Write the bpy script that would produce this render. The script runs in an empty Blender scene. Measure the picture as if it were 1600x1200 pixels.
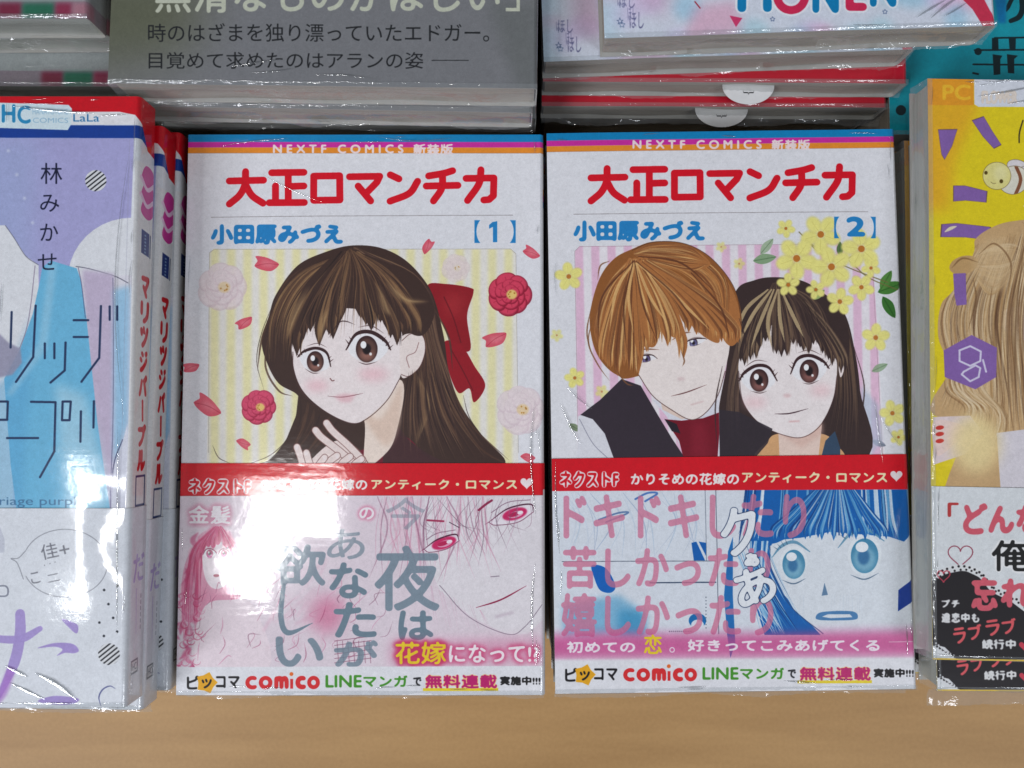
import bpy, bmesh, math, random
import numpy as np
from mathutils import Vector

# ------------------------------------------------------------------ camera
sc = bpy.context.scene
COL = sc.collection
CM = 0.01                      # everything is laid out in centimetres
FPX = 1250.0                   # focal length in pixels of a 1600 wide frame
TILT = math.radians(3.0)
CAMH = 31.2                    # camera height over the table top, cm
cam = bpy.data.cameras.new('camera')
cam.sensor_width = 36.0
cam.lens = FPX / 1600 * 36
cam.clip_start = 0.01
cam.clip_end = 50
cam_o = bpy.data.objects.new('camera', cam)
cam_o.location = (0, 0, CAMH * CM)
cam_o.rotation_euler = (TILT, 0, 0)
COL.objects.link(cam_o)
sc.camera = cam_o

# ------------------------------------------------------------------ shop light
world = bpy.data.worlds.new('World')
sc.world = world
world.use_nodes = True
bg = world.node_tree.nodes['Background']
bg.inputs[0].default_value = (0.80, 0.86, 1.0, 1)
bg.inputs[1].default_value = 0.12


def lamp(name, loc, size, power, color, rot=(0, 0, 0)):
    l = bpy.data.lights.new(name, 'AREA')
    l.shape = 'RECTANGLE'
    l.size, l.size_y = size
    l.energy = power
    l.color = color
    o = bpy.data.objects.new(name, l)
    o.location = loc
    o.rotation_euler = rot
    COL.objects.link(o)
    return o


# ceiling fixtures of the shop; the first three mirror in the covers
lamp('ceiling_lamp', (-0.665, -0.25, 2.25), (0.25, 0.18), 4.6, (1.0, 0.99, 0.98))
lamp('ceiling_lamp', (-0.76, -0.43, 2.25), (0.12, 0.16), 2.2, (1.0, 0.99, 0.98))
lamp('ceiling_lamp', (-1.27, -0.32, 2.25), (0.11, 0.44), 6.5, (0.96, 0.99, 1.0))
lamp('ceiling_lamp', (-1.15, -0.95, 1.2), (0.7, 0.4), 18, (0.91, 0.93, 1.0), (math.radians(38), math.radians(-38), 0))
lamp('ceiling_lamp', (1.0, -0.75, 1.5), (0.7, 0.3), 10, (0.90, 0.94, 1.0), (math.radians(27), math.radians(34), 0))
sc.view_settings.view_transform = 'Standard'
sc.view_settings.look = 'None'
sc.view_settings.exposure = 0
sc.view_settings.gamma = 1


# ------------------------------------------------------------------ perspective helpers
def un(px, py, d):
    """photo pixel -> world x, y (cm) on the level plane d cm under the camera"""
    px = np.asarray(px, float); py = np.asarray(py, float)
    x = (px - 800) / FPX; y = -(py - 600) / FPX
    c, s = math.cos(TILT), math.sin(TILT)
    wy = y * c + s; wz = y * s - c
    t = d / (-wz)
    return x * t, wy * t


# ------------------------------------------------------------------ print shop: draws the printed paper
def raster(polys, w, h, fix=True, SS=4):
    E = []
    for p in polys:
        p = np.asarray(p, float)
        if len(p) < 3:
            continue
        q = np.roll(p, -1, 0)
        if fix and np.sum(p[:, 0] * q[:, 1] - q[:, 0] * p[:, 1]) < 0:
            p = p[::-1]; q = np.roll(p, -1, 0)
        E.append(np.hstack([p, q]))
    if not E:
        return np.zeros((h, w), np.float32)
    return raster_edges(np.vstack(E), w, h, SS)


def raster_edges(E, w, h, SS=4):
    x0, y0, x1, y1 = E.T
    y0 = y0 * SS; y1 = y1 * SS
    lo = np.minimum(y0, y1); hi = np.maximum(y0, y1)
    a = np.clip(np.ceil(lo - .5), 0, h * SS).astype(int)
    b = np.clip(np.ceil(hi - .5), 0, h * SS).astype(int)
    n = np.maximum(b - a, 0)
    k = np.nonzero(n)[0]
    D = np.zeros((h * SS, w + 2), np.float32)
    if len(k):
        n = n[k]
        idx = np.repeat(k, n)
        row = np.repeat(a[k], n) + (np.arange(n.sum()) - np.repeat(np.cumsum(n) - n, n))
        t = (row + .5 - y0[idx]) / (y1[idx] - y0[idx])
        x = np.clip(x0[idx] + t * (x1[idx] - x0[idx]), 0, w)
        s = np.where(y1[idx] > y0[idx], 1.0, -1.0)
        i = np.floor(x).astype(int); f = x - i
        np.add.at(D, (row, i), s * (1 - f))
        np.add.at(D, (row, i + 1), s * f)
    M = np.clip(np.abs(np.cumsum(D, 1)[:, :w]), 0, 1)
    return M.reshape(h, SS, w).mean(1).astype(np.float32)


def blur(m, s):
    if s <= 0.3:
        return m
    r = max(1, int(round(s * 0.9)))
    for _ in range(3):
        for ax in (0, 1):
            pad = [(0, 0), (0, 0)]; pad[ax] = (r + 1, r)
            c = np.cumsum(np.pad(m, pad, mode='edge'), ax, dtype=np.float64)
            if ax == 0:
                m = (c[2 * r + 1:] - c[:-(2 * r + 1)]) / (2 * r + 1)
            else:
                m = (c[:, 2 * r + 1:] - c[:, :-(2 * r + 1)]) / (2 * r + 1)
    return m.astype(np.float32)


def curve(pts, closed=False, n=8):
    P = np.asarray(pts, float)
    if len(P) < 3 and not closed:
        return P
    if closed:
        Q = np.vstack([P[-1], P, P[0], P[1]])
    else:
        Q = np.vstack([2 * P[0] - P[1], P, 2 * P[-1] - P[-2]])
    out = []
    for i in range(1, len(Q) - 2):
        a, b, c, d = Q[i - 1], Q[i], Q[i + 1], Q[i + 2]
        for t in np.linspace(0, 1, n, endpoint=False):
            out.append(.5 * (2 * b + (c - a) * t + (2 * a - 5 * b + 4 * c - d) * t * t + (3 * b - a - 3 * c + d) * t ** 3))
    if not closed:
        out.append(Q[-2])
    return np.array(out)


TXT = {}


def glyphs(s):
    if s not in TXT:
        cu = bpy.data.curves.new('t', 'FONT'); cu.body = s; cu.resolution_u = 4
        o = bpy.data.objects.new('t', cu); COL.objects.link(o)
        m = o.to_mesh(); m.calc_loop_triangles()
        v = np.zeros(len(m.vertices) * 3); m.vertices.foreach_get('co', v); v = v.reshape(-1, 3)[:, :2]
        t = np.zeros(len(m.loop_triangles) * 3, int); m.loop_triangles.foreach_get('vertices', t)
        t = t.reshape(-1, 3)
        o.to_mesh_clear(); bpy.data.objects.remove(o); bpy.data.curves.remove(cu)
        lo = v.min(0); hi = v.max(0)
        TXT[s] = ((v - lo) / np.maximum(hi - lo, 1e-6), t)
    return TXT[s]


class Print:
    """one printed sheet; shapes are given in the pixels of the photo or in cm on the sheet"""

    def __init__(s, w, h, res, col, frame=None):
        s.cw, s.ch, s.R = w, h, res
        s.w, s.h = int(round(w * res)), int(round(h * res))
        s.img = np.ones((s.h, s.w, 3), np.float32) * np.array(col, np.float32)
        s.frame = frame            # x, y, angle, depth of the sheet in the world
        s.z = (0, 0, 1)
        s.cm = False
        if frame:
            s.px = 1250.0 / frame[3]   # photo pixels per cm
        else:
            s.px = 50.0

    def view(s, ox, oy, k):
        s.z = (ox, oy, k); s.cm = False
        return s

    def local(s):
        s.cm = True
        return s

    def tx(s, pts):
        p = np.asarray(pts, float).reshape(-1, 2)
        if s.cm:
            u, v = p[:, 0], p[:, 1]
        else:
            ox, oy, k = s.z
            X, Y = un(ox + p[:, 0] * k, oy + p[:, 1] * k, s.frame[3])
            x0, y0, a, _ = s.frame
            dx, dy = X - x0, Y - y0
            c, q = math.cos(a), math.sin(a)
            u, v = dx * c + dy * q, -dx * q + dy * c
        return np.stack([u * s.R, (s.ch - v) * s.R], 1)

    def unit(s):
        return s.R if s.cm else s.z[2] / s.px * s.R

    def full(s, polys, fix=True):
        return raster(polys, s.w, s.h, fix)

    def put(s, polys, col, a=1, bl=0, clip=None, fix=True, grow=0, tris=None, col2=None, ret=False):
        allp = np.vstack(polys) if tris is None else tris.reshape(-1, 2)
        pad = int(3 * (bl + grow) + 3)
        x0 = max(int(allp[:, 0].min()) - pad, 0); x1 = min(int(allp[:, 0].max()) + pad + 1, s.w)
        y0 = max(int(allp[:, 1].min()) - pad, 0); y1 = min(int(allp[:, 1].max()) + pad + 1, s.h)
        if x1 <= x0 or y1 <= y0:
            return None
        off = np.array([x0, y0])
        if tris is None:
            m = raster([np.asarray(p) - off for p in polys], x1 - x0, y1 - y0, fix)
        else:
            t = tris - off
            ar = (t[:, 1, 0] - t[:, 0, 0]) * (t[:, 2, 1] - t[:, 0, 1]) - (t[:, 1, 1] - t[:, 0, 1]) * (t[:, 2, 0] - t[:, 0, 0])
            t[ar < 0] = t[ar < 0][:, ::-1]
            e = np.concatenate([np.hstack([t[:, i], t[:, (i + 1) % 3]]) for i in range(3)])
            m = raster_edges(e, x1 - x0, y1 - y0)
        if grow > 0.45:
            g = grow * .85
            while g > 0.05:
                q = min(g, 1.7); g -= q
                m = np.clip((blur(m, max(q, .34)) - 0.13) * 5.0, 0, 1)
        if bl > 0:
            m = blur(m, bl)
        if clip is not None:
            m = m * clip[y0:y1, x0:x1]
        sub = s.img[y0:y1, x0:x1]
        c = np.array(col, np.float32)
        if col2 is not None:
            g = np.linspace(0, 1, y1 - y0)[:, None, None]
            c = c * (1 - g) + np.array(col2, np.float32) * g
        k = (m * a)[..., None]
        s.img[y0:y1, x0:x1] = sub * (1 - k) + c * k
        if ret:
            M = np.zeros((s.h, s.w), np.float32); M[y0:y1, x0:x1] = m
            return M

    def F(s, pts, col, a=1, bl=0, sm=False, clip=None, col2=None, ret=False):
        p = curve(pts, True) if sm else pts
        return s.put([s.tx(p)], col, a, bl * s.unit(), clip, col2=col2, ret=ret)

    def E(s, cx, cy, rx, ry, col, rot=0, a=1, bl=0, clip=None, ret=False):
        t = np.linspace(0, 2 * math.pi, 40, endpoint=False)
        c, q = math.cos(math.radians(rot)), math.sin(math.radians(rot))
        x = rx * np.cos(t); y = ry * np.sin(t)
        return s.F(np.stack([cx + x * c - y * q, cy + x * q + y * c], 1), col, a, bl, clip=clip, ret=ret)

    def S(s, pts, w, col, a=1, tap=(1, 1), sm=True, bl=0, clip=None):
        """brush stroke of width w, ends scaled by tap"""
        P = s.tx(curve(pts) if sm else pts)
        w = w * s.unit() / 2
        n = len(P)
        t = np.linspace(0, 1, n)
        k = np.minimum(1, np.minimum(tap[0] + (1 - tap[0]) * t * 3, tap[1] + (1 - tap[1]) * (1 - t) * 3))
        r = np.maximum(w * k, 0.18)
        polys = []
        for i in range(n - 1):
            a0, a1 = P[i], P[i + 1]
            d = a1 - a0; L = np.hypot(*d)
            if L < 1e-6:
                continue
            nn = np.array([-d[1], d[0]]) / L
            polys.append(np.array([a0 + nn * r[i], a1 + nn * r[i + 1], a1 - nn * r[i + 1], a0 - nn * r[i]]))
        if w > 0.8:
            th = np.linspace(0, 2 * math.pi, 14, endpoint=False)
            for i in range(n):
                polys.append(P[i] + r[i] * np.stack([np.cos(th), np.sin(th)], 1))
        s.put(polys, col, a, bl * s.unit(), clip)

    def T(s, txt, box, col, grow=0, rot=0, a=1, bl=0, halo=None, clip=None):
        """lettering fitted into box; halo = (colour, growth, softness, alpha)"""
        v, t = glyphs(txt)
        x0, y0, x1, y1 = box
        p = np.stack([x0 + v[:, 0] * (x1 - x0), y1 - v[:, 1] * (y1 - y0) * (1 if not s.cm else 1)], 1)
        if rot:
            c, q = math.cos(math.radians(rot)), math.sin(math.radians(rot))
            m = np.array([(x0 + x1) / 2, (y0 + y1) / 2]); d = p - m
            p = m + np.stack([d[:, 0] * c - d[:, 1] * q, d[:, 0] * q + d[:, 1] * c], 1)
        tr = s.tx(p)[t]
        u = s.unit()
        if halo:
            s.put(None, halo[0], halo[3], halo[2] * u, clip, grow=halo[1] * u, tris=tr)
        s.put(None, col, a, bl * u, clip, grow=grow * u, tris=tr)

    def col(s, txt, cx, y0, y1, w, c, **k):
        """vertical lettering"""
        n = len(txt); st = (y1 - y0) / n
        for i, ch in enumerate(txt):
            if ch == 'ー':
                s.S([(cx, y0 + i * st + st * .1), (cx + w * .06, y0 + (i + 1) * st - st * .15)], w * .24, c, sm=False)
                continue
            s.T(ch, (cx - w / 2, y0 + i * st + st * .06, cx + w / 2, y0 + (i + 1) * st - st * .1), c, **k)

    def image(s, name):
        im = bpy.data.images.new(name, s.w, s.h, alpha=False)
        a = np.ones((s.h, s.w, 4), np.float32)
        rng = np.random.default_rng(len(name))
        low = blur(rng.normal(0, 1, (s.h, s.w)).astype(np.float32), 5)
        low = low / max(low.std(), 1e-6) * .006
        hi = rng.normal(0, .02, (s.h, s.w)).astype(np.float32) + blur(rng.normal(0, .04, (s.h, s.w)).astype(np.float32), 1.0)
        g = np.clip(s.img * (1 + (low + hi)[..., None]), 0, 1)
        a[..., :3] = g[::-1]
        im.pixels.foreach_set(a.ravel())
        im.update(); im.pack()
        return im


RNG = random.Random(5)


# ------------------------------------------------------------------ materials
def nodes(m):
    m.use_nodes = True
    nt = m.node_tree
    return nt, nt.nodes['Principled BSDF']


def bump(nt, scale, strength, dist, stretch=(1, 1, 1), detail=3):
    tc = nt.nodes.new('ShaderNodeTexCoord')
    mp = nt.nodes.new('ShaderNodeMapping'); mp.inputs['Scale'].default_value = stretch
    nz = nt.nodes.new('ShaderNodeTexNoise'); nz.inputs['Scale'].default_value = scale
    nz.inputs['Detail'].default_value = detail
    b = nt.nodes.new('ShaderNodeBump'); b.inputs['Strength'].default_value = strength
    b.inputs['Distance'].default_value = dist
    nt.links.new(tc.outputs['Object'], mp.inputs['Vector'])
    nt.links.new(mp.outputs[0], nz.inputs['Vector'])
    nt.links.new(nz.outputs['Fac'], b.inputs['Height'])
    return b, nz


def mat_print(name, img, wrap=1.0):
    """printed paper under clear shrink film: the film is the rippled coat"""
    m = bpy.data.materials.new(name); nt, p = nodes(m)
    uv = nt.nodes.new('ShaderNodeUVMap'); uv.uv_map = 'UVMap'
    t = nt.nodes.new('ShaderNodeTexImage'); t.image = img; t.extension = 'EXTEND'
    nt.links.new(uv.outputs[0], t.inputs[0])
    # faint mottling of ink and paper
    nz = nt.nodes.new('ShaderNodeTexNoise'); nz.inputs['Scale'].default_value = 900
    tc = nt.nodes.new('ShaderNodeTexCoord'); nt.links.new(tc.outputs['Object'], nz.inputs['Vector'])
    mr = nt.nodes.new('ShaderNodeMapRange'); mr.inputs[3].default_value = .93; mr.inputs[4].default_value = 1.05
    nt.links.new(nz.outputs['Fac'], mr.inputs[0])
    mx = nt.nodes.new('ShaderNodeMix'); mx.data_type = 'RGBA'; mx.blend_type = 'MULTIPLY'
    mx.inputs[0].default_value = 1
    nt.links.new(t.outputs[0], mx.inputs[6]); nt.links.new(mr.outputs[0], mx.inputs[7])
    nt.links.new(mx.outputs[2], p.inputs['Base Color'])
    p.inputs['Roughness'].default_value = 0.5
    p.inputs['Specular IOR Level'].default_value = 0.2
    p.inputs['Coat Weight'].default_value = wrap
    p.inputs['Coat Roughness'].default_value = 0.072
    p.inputs['Coat IOR'].default_value = 1.5
    b, n1 = bump(nt, 70, 0.07, 0.0008, (0.22, 2.2, 1))
    b2, n2 = bump(nt, 420, 0.07, 0.0002, (1, 1, 1))
    nt.links.new(b.outputs[0], b2.inputs['Normal'])
    nt.links.new(b2.outputs[0], p.inputs['Coat Normal'])
    return m


def mat_plain(name, col, rough=.6, coat=0.0, spec=.3):
    m = bpy.data.materials.new(name); nt, p = nodes(m)
    nz = nt.nodes.new('ShaderNodeTexNoise'); nz.inputs['Scale'].default_value = 300
    tc = nt.nodes.new('ShaderNodeTexCoord'); nt.links.new(tc.outputs['Object'], nz.inputs['Vector'])
    r = nt.nodes.new('ShaderNodeMapRange'); r.inputs[3].default_value = .9; r.inputs[4].default_value = 1.06
    nt.links.new(nz.outputs['Fac'], r.inputs[0])
    mx = nt.nodes.new('ShaderNodeMix'); mx.data_type = 'RGBA'; mx.blend_type = 'MULTIPLY'; mx.inputs[0].default_value = 1
    mx.inputs[6].default_value = (*col, 1); nt.links.new(r.outputs[0], mx.inputs[7])
    nt.links.new(mx.outputs[2], p.inputs['Base Color'])
    p.inputs['Roughness'].default_value = rough
    p.inputs['Specular IOR Level'].default_value = spec
    p.inputs['Coat Weight'].default_value = coat
    p.inputs['Coat Roughness'].default_value = .08
    return m


def mat_pages(name, c0, c1):
    """edges of a few hundred leaves: fine lines across the height of the block"""
    m = bpy.data.materials.new(name); nt, p = nodes(m)
    tc = nt.nodes.new('ShaderNodeTexCoord')
    mp = nt.nodes.new('ShaderNodeMapping'); mp.inputs['Scale'].default_value = (3, 3, 1300)
    nz = nt.nodes.new('ShaderNodeTexNoise'); nz.inputs['Scale'].default_value = 1.0; nz.inputs['Detail'].default_value = 4
    mp2 = nt.nodes.new('ShaderNodeMapping'); mp2.inputs['Scale'].default_value = (12, 12, 260)
    n2 = nt.nodes.new('ShaderNodeTexNoise'); n2.inputs['Scale'].default_value = 1.0
    nt.links.new(tc.outputs['Object'], mp.inputs[0]); nt.links.new(mp.outputs[0], nz.inputs['Vector'])
    nt.links.new(tc.outputs['Object'], mp2.inputs[0]); nt.links.new(mp2.outputs[0], n2.inputs['Vector'])
    ad = nt.nodes.new('ShaderNodeMath'); ad.operation = 'MULTIPLY_ADD'; ad.inputs[1].default_value = .5
    nt.links.new(nz.outputs['Fac'], ad.inputs[0])
    h = nt.nodes.new('ShaderNodeMath'); h.operation = 'MULTIPLY'; h.inputs[1].default_value = .5
    nt.links.new(n2.outputs['Fac'], h.inputs[0]); nt.links.new(h.outputs[0], ad.inputs[2])
    cr = nt.nodes.new('ShaderNodeValToRGB')
    cr.color_ramp.elements[0].position = .3; cr.color_ramp.elements[0].color = (*c0, 1)
    cr.color_ramp.elements[1].position = .7; cr.color_ramp.elements[1].color = (*c1, 1)
    nt.links.new(ad.outputs[0], cr.inputs[0]); nt.links.new(cr.outputs[0], p.inputs['Base Color'])
    b = nt.nodes.new('ShaderNodeBump'); b.inputs['Strength'].default_value = .5; b.inputs['Distance'].default_value = .0003
    nt.links.new(ad.outputs[0], b.inputs['Height']); nt.links.new(b.outputs[0], p.inputs['Normal'])
    p.inputs['Roughness'].default_value = .75
    return m


def mat_film(name='clear_film', extra=.02, cap=.14, haze=.10):
    m = bpy.data.materials.new(name); m.use_nodes = True
    nt = m.node_tree; nt.nodes.clear()
    out = nt.nodes.new('ShaderNodeOutputMaterial')
    tr = nt.nodes.new('ShaderNodeBsdfTransparent'); tr.inputs[0].default_value = (.95, .96, .96, 1)
    gl = nt.nodes.new('ShaderNodeBsdfGlossy'); gl.inputs['Roughness'].default_value = .10
    df = nt.nodes.new('ShaderNodeBsdfDiffuse'); df.inputs[0].default_value = (.8, .83, .85, 1)
    lw = nt.nodes.new('ShaderNodeFresnel'); lw.inputs[0].default_value = 1.5
    b, _ = bump(nt, 160, .5, .0015, (1, 1, 1), 4)
    nt.links.new(b.outputs[0], gl.inputs['Normal']); nt.links.new(b.outputs[0], lw.inputs['Normal'])
    m1 = nt.nodes.new('ShaderNodeMixShader'); m1.inputs[0].default_value = haze
    nt.links.new(tr.outputs[0], m1.inputs[1]); nt.links.new(df.outputs[0], m1.inputs[2])
    fa = nt.nodes.new('ShaderNodeMath'); fa.operation = 'ADD'; fa.inputs[1].default_value = extra
    fb = nt.nodes.new('ShaderNodeMath'); fb.operation = 'MINIMUM'; fb.inputs[1].default_value = cap
    nt.links.new(lw.outputs[0], fa.inputs[0]); nt.links.new(fa.outputs[0], fb.inputs[0])
    m2 = nt.nodes.new('ShaderNodeMixShader')
    nt.links.new(fb.outputs[0], m2.inputs[0]); nt.links.new(m1.outputs[0], m2.inputs[1]); nt.links.new(gl.outputs[0], m2.inputs[2])
    nt.links.new(m2.outputs[0], out.inputs[0])
    return m


FILM = mat_film()
FOLD = mat_film('folded_film', .30, .6, .05)
PAPER = mat_plain('cover_inside', (.40, .39, .36), .6)
PAGES = mat_pages('page_edges', (.25, .21, .165), (.47, .42, .35))
PAGES_W = mat_pages('page_edges_grey', (.30, .31, .27), (.50, .51, .45))


# ------------------------------------------------------------------ book parts
def link(name, verts, faces, mats, parent=None, uvs=None, mi=None, smooth=True):
    me = bpy.data.meshes.new(name)
    me.from_pydata([(x * CM, y * CM, z * CM) for x, y, z in verts], [], faces)
    for m in mats:
        me.materials.append(m)
    if mi:
        me.polygons.foreach_set('material_index', mi)
    if uvs is not None:
        l = me.uv_layers.new(name='UVMap')
        flat = []
        for f in faces:
            for k in f:
                flat += uvs[k]
        l.data.foreach_set('uv', flat)
    me.polygons.foreach_set('use_smooth', [smooth] * len(faces))
    me.update()
    o = bpy.data.objects.new(name, me)
    COL.objects.link(o)
    if parent:
        o.parent = parent
    return o


def profile(W, T, r, off, x_in=0.0):
    """cover section from the fore edge over the top, round the spine and back below; returns (x, z, s)"""
    P = []
    for x in np.linspace(x_in, W - r, 9):
        P.append((x, T + off))
    for a in np.linspace(90, 0, 7)[1:]:
        P.append((W - r + (r + off) * math.cos(math.radians(a)), T - r + (r + off) * math.sin(math.radians(a))))
    for z in np.linspace(T - r, r, 4)[1:]:
        P.append((W + off, z))
    for a in np.linspace(0, -90, 7)[1:]:
        P.append((W - r + (r + off) * math.cos(math.radians(a)), r + (r + off) * math.sin(math.radians(a))))
    for x in np.linspace(W - r, x_in, 5)[1:]:
        P.append((x, -off))
    S = [x_in]
    for i in range(1, len(P)):
        S.append(S[-1] + math.dist(P[i], P[i - 1]))
    return P, S


def sheet(name, W, T, r, off, th, y0, y1, printed, parent, wob, SW, PH, ny=24):
    P, S = profile(W, T, r, off)
    Q, _ = profile(W, T, r, off - th)
    n = len(P)
    V, UV, Fc, MI = [], [], [], []
    ys = np.linspace(y0, y1, ny + 1)
    for lay, A in ((0, P), (1, Q)):
        for y in ys:
            for i, (x, z) in enumerate(A):
                dz = wob(x, y) if z > T * .5 and x < W - r + .01 else 0
                V.append((x, y, z + dz))
                UV.append([S[i] / SW, (y - y0) / PH])
    N = n * (ny + 1)
    for j in range(ny):
        for i in range(n - 1):
            a = j * n + i
            Fc.append((a, a + n, a + n + 1, a + 1)[::-1]); MI.append(0 if S[i] < SW else 1)
            Fc.append((N + a, N + a + n, N + a + n + 1, N + a + 1)); MI.append(1)
    for i in range(n - 1):                       # cut edges at head and foot
        Fc.append((i, i + 1, N + i + 1, N + i)[::-1]); MI.append(1)
        a = ny * n + i
        Fc.append((a, a + 1, N + a + 1, N + a)); MI.append(1)
    for j in range(ny):
        for e in (0, n - 1):
            a = j * n + e
            Fc.append((a, a + n, N + a + n, N + a)); MI.append(1)
    o = link(name, V, Fc, [printed, PAPER], parent, UV, MI)
    bm = bmesh.new(); bm.from_mesh(o.data)
    bmesh.ops.recalc_face_normals(bm, faces=bm.faces)
    bm.to_mesh(o.data); bm.free()
    sm = [abs(p.normal.y) < .7 for p in o.data.polygons]
    o.data.polygons.foreach_set('use_smooth', sm)
    try:
        o.data.set_sharp_from_angle(angle=math.radians(40))
    except Exception:
        pass
    return o


def page_block(W, H, T, parent, mat, ins=0.12, seed=0):
    rn = random.Random(seed)
    nx, nz = 40, 7
    x0, x1, y0, y1, z0, z1 = .08, W - .07, ins, H - ins, .045, T - .045
    V, Fc = [], []
    ph = [rn.uniform(0, 6) for _ in range(6)]

    def loop(z, k):
        t = (z - z0) / (z1 - z0)
        L = []
        dy = lambda x: .025 * math.sin(x * 1.3 + ph[0] + t * 3) + .02 * math.sin(x * 3.1 + ph[1]) * t
        dx = lambda y: .025 * math.sin(y * 1.1 + ph[2] + t * 4)
        for x in np.linspace(x0, x1, nx):
            L.append((x, y0 + dy(x), z))
        for y in np.linspace(y0, y1, nx)[1:-1]:
            L.append((x1, y, z))
        for x in np.linspace(x1, x0, nx):
            L.append((x, y1 - dy(x), z))
        for y in np.linspace(y1, y0, nx)[1:-1]:
            L.append((x0 + dx(y), y, z))
        return L
    for k in range(nz):
        V += loop(z0 + (z1 - z0) * k / (nz - 1), k)
    n = len(V) // nz
    for k in range(nz - 1):
        for i in range(n):
            a = k * n + i; b = k * n + (i + 1) % n
            Fc.append((a, b, b + n, a + n))
    Fc.append(tuple(range(n))[::-1]); Fc.append(tuple(range((nz - 1) * n, nz * n)))
    return link('page_block', V, Fc, [mat], parent, smooth=False)


def wrap(W, H, T, parent, foot=.35, head=.0, fore=0.0, seed=0, ridges=(), rim=True):
    """loose clear film: round the foot, head and fore edge, with pinched seams and ridges"""
    rn = random.Random(seed)
    V, Fc = [], []

    def strip(A, B, secs, n, amp):
        base = len(V)
        A = np.array(A, float); B = np.array(B, float)
        m = len(secs)
        ph = [[rn.uniform(0, 6.3) for _ in range(3)] for _ in secs]
        for i in range(n + 1):
            t = i / n
            P = A + (B - A) * t
            L = np.linalg.norm(B - A) * t
            for k, (o, z) in enumerate(secs):
                fr = min(1, max(0, (-o) / .1)) if k else 0
                q = amp * fr * (math.sin(L * 2.1 + ph[k][0]) + .6 * math.sin(L * 5.3 + ph[k][1]) + rn.uniform(-.5, .5))
                q2 = amp * .8 * fr * (math.sin(L * 1.3 + ph[k][2]) + rn.uniform(-.4, .4))
                V.append(tuple(P + np.array([0, 0, z + q])) if False else (P[0] + OUT[0] * (-o + q2), P[1] + OUT[1] * (-o + q2), z + q))
        for i in range(n):
            for k in range(m - 1):
                a = base + i * m + k
                Fc.append((a, a + 1, a + m + 1, a + m))
    def secs(f):
        return [(.12, T + .03), (-.02, T + .01), (-.06, T * .75), (-.10, T * .5), (-.10 - f * .5, T * .42), (-.10 - f, T * .36)]
    if foot:
        OUT = (0, -1)
        strip((0, 0), (W, 0), secs(foot), 110, .055)
    if head:
        OUT = (0, 1)
        strip((0, H), (W, H), secs(head), 60, .03)
    if fore:
        OUT = (-1, 0)
        strip((0, 0), (0, H), secs(fore), 90, .02)
    o = link('plastic_wrap', V, Fc, [FILM], parent) if V else parent
    for (x0, y0, x1, y1, w) in ridges:           # tucks standing up off the cover
        d = np.array([x1 - x0, y1 - y0]); L = np.hypot(*d); d = d / L; nn = np.array([-d[1], d[0]])
        k = 9; ns = max(8, int(L * 8))
        bend = rn.uniform(-.05, .05) * L
        V, Fc = [], []
        for i in range(ns + 1):
            t = i / ns
            cc = np.array([x0, y0]) + d * L * t + nn * bend * math.sin(math.pi * t)
            ww = w * math.sin(math.pi * min(max(t, .02), .98)) ** .8 * (1 + .12 * math.sin(L * t * 14))
            for j in range(k):
                a = math.pi * j / (k - 1)
                p = cc + nn * math.cos(a) * ww
                V.append((p[0], p[1], T + .03 + math.sin(a) * ww * .5))
        for i in range(ns):
            for j in range(k - 1):
                a = i * k + j
                Fc.append((a, a + 1, a + k + 1, a + k))
        link('film_crease', V, Fc, [FOLD], o)
    return o


DEFR = {}


def book(kind, label, d, x, y, ang, W, H, T, cover, obi=None, obi_y=None, group=None, pages=None,
         r=.16, seed=0, foot=.3, head=0, fore=0, ridges=(), cat='comic book', amp=.014, tilt=0.0):
    root = bpy.data.objects.new(kind, None)
    root.empty_display_size = .02
    root.location = (x * CM, y * CM, (CAMH - d - T) * CM)
    root.rotation_euler = (0, tilt, ang)
    COL.objects.link(root)
    root['label'] = label; root['category'] = cat
    if group:
        root['group'] = group
    rn = random.Random(seed + 11)
    ph = [rn.uniform(0, 6.3) for _ in range(4)]
    wob = lambda X, Y: amp * (math.sin(X * .55 + ph[0]) * math.cos(Y * .4 + ph[1]) + .5 * math.sin(X * 1.2 + Y * .8 + ph[2])) - amp
    cm_, cw, ch = cover if len(cover) == 3 else (*cover, H)
    sheet('cover', W, T, r, 0.0, .03, 0, H, cm_, root, wob, cw, ch)
    if obi:
        om, ow = obi
        wob2 = lambda X, Y: wob(X, Y) + .004 + .006 * math.sin(Y * 2 + X)
        sheet('paper_band', W, T, r, .022, .012, obi_y[0], obi_y[1], om, root, wob2, ow, obi_y[1] - obi_y[0], ny=14)
    page_block(W, H, T, root, pages or PAGES, seed=seed)
    wrap(W, H, T, root, foot, head, fore, seed, ridges)
    return root


# ------------------------------------------------------------------ where the books lie (x, y, angle, depth under the camera)
def rad(a):
    return math.radians(a)


FR_ONE = (-10.30, -8.24, 0.0, 25.0)
FR_TWO = (1.33, -8.20, rad(.75), 25.0)
FR_LEFT = (-22.15, -7.88, 0.0, 22.9)
FR_YEL = (12.36, -6.85, rad(-1.1), 23.9)
FR_GREY = (-11.67, 9.88, rad(-.7), 22.6)
FR_PASTEL = (2.70, 11.29, rad(1.9), 22.75)
FR_BACK = (-23.5, 11.70, 0.0, 22.4)
FR_TEAL = (12.66, 9.75, 0.0, 26.3)


def arc(W, T, r=.16):
    return W - 2 * r + math.pi * r + T - 2 * r + r


def c(r, g, b):
    return (r / 255, g / 255, b / 255)


WHITE = c(232, 232, 236)


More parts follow.
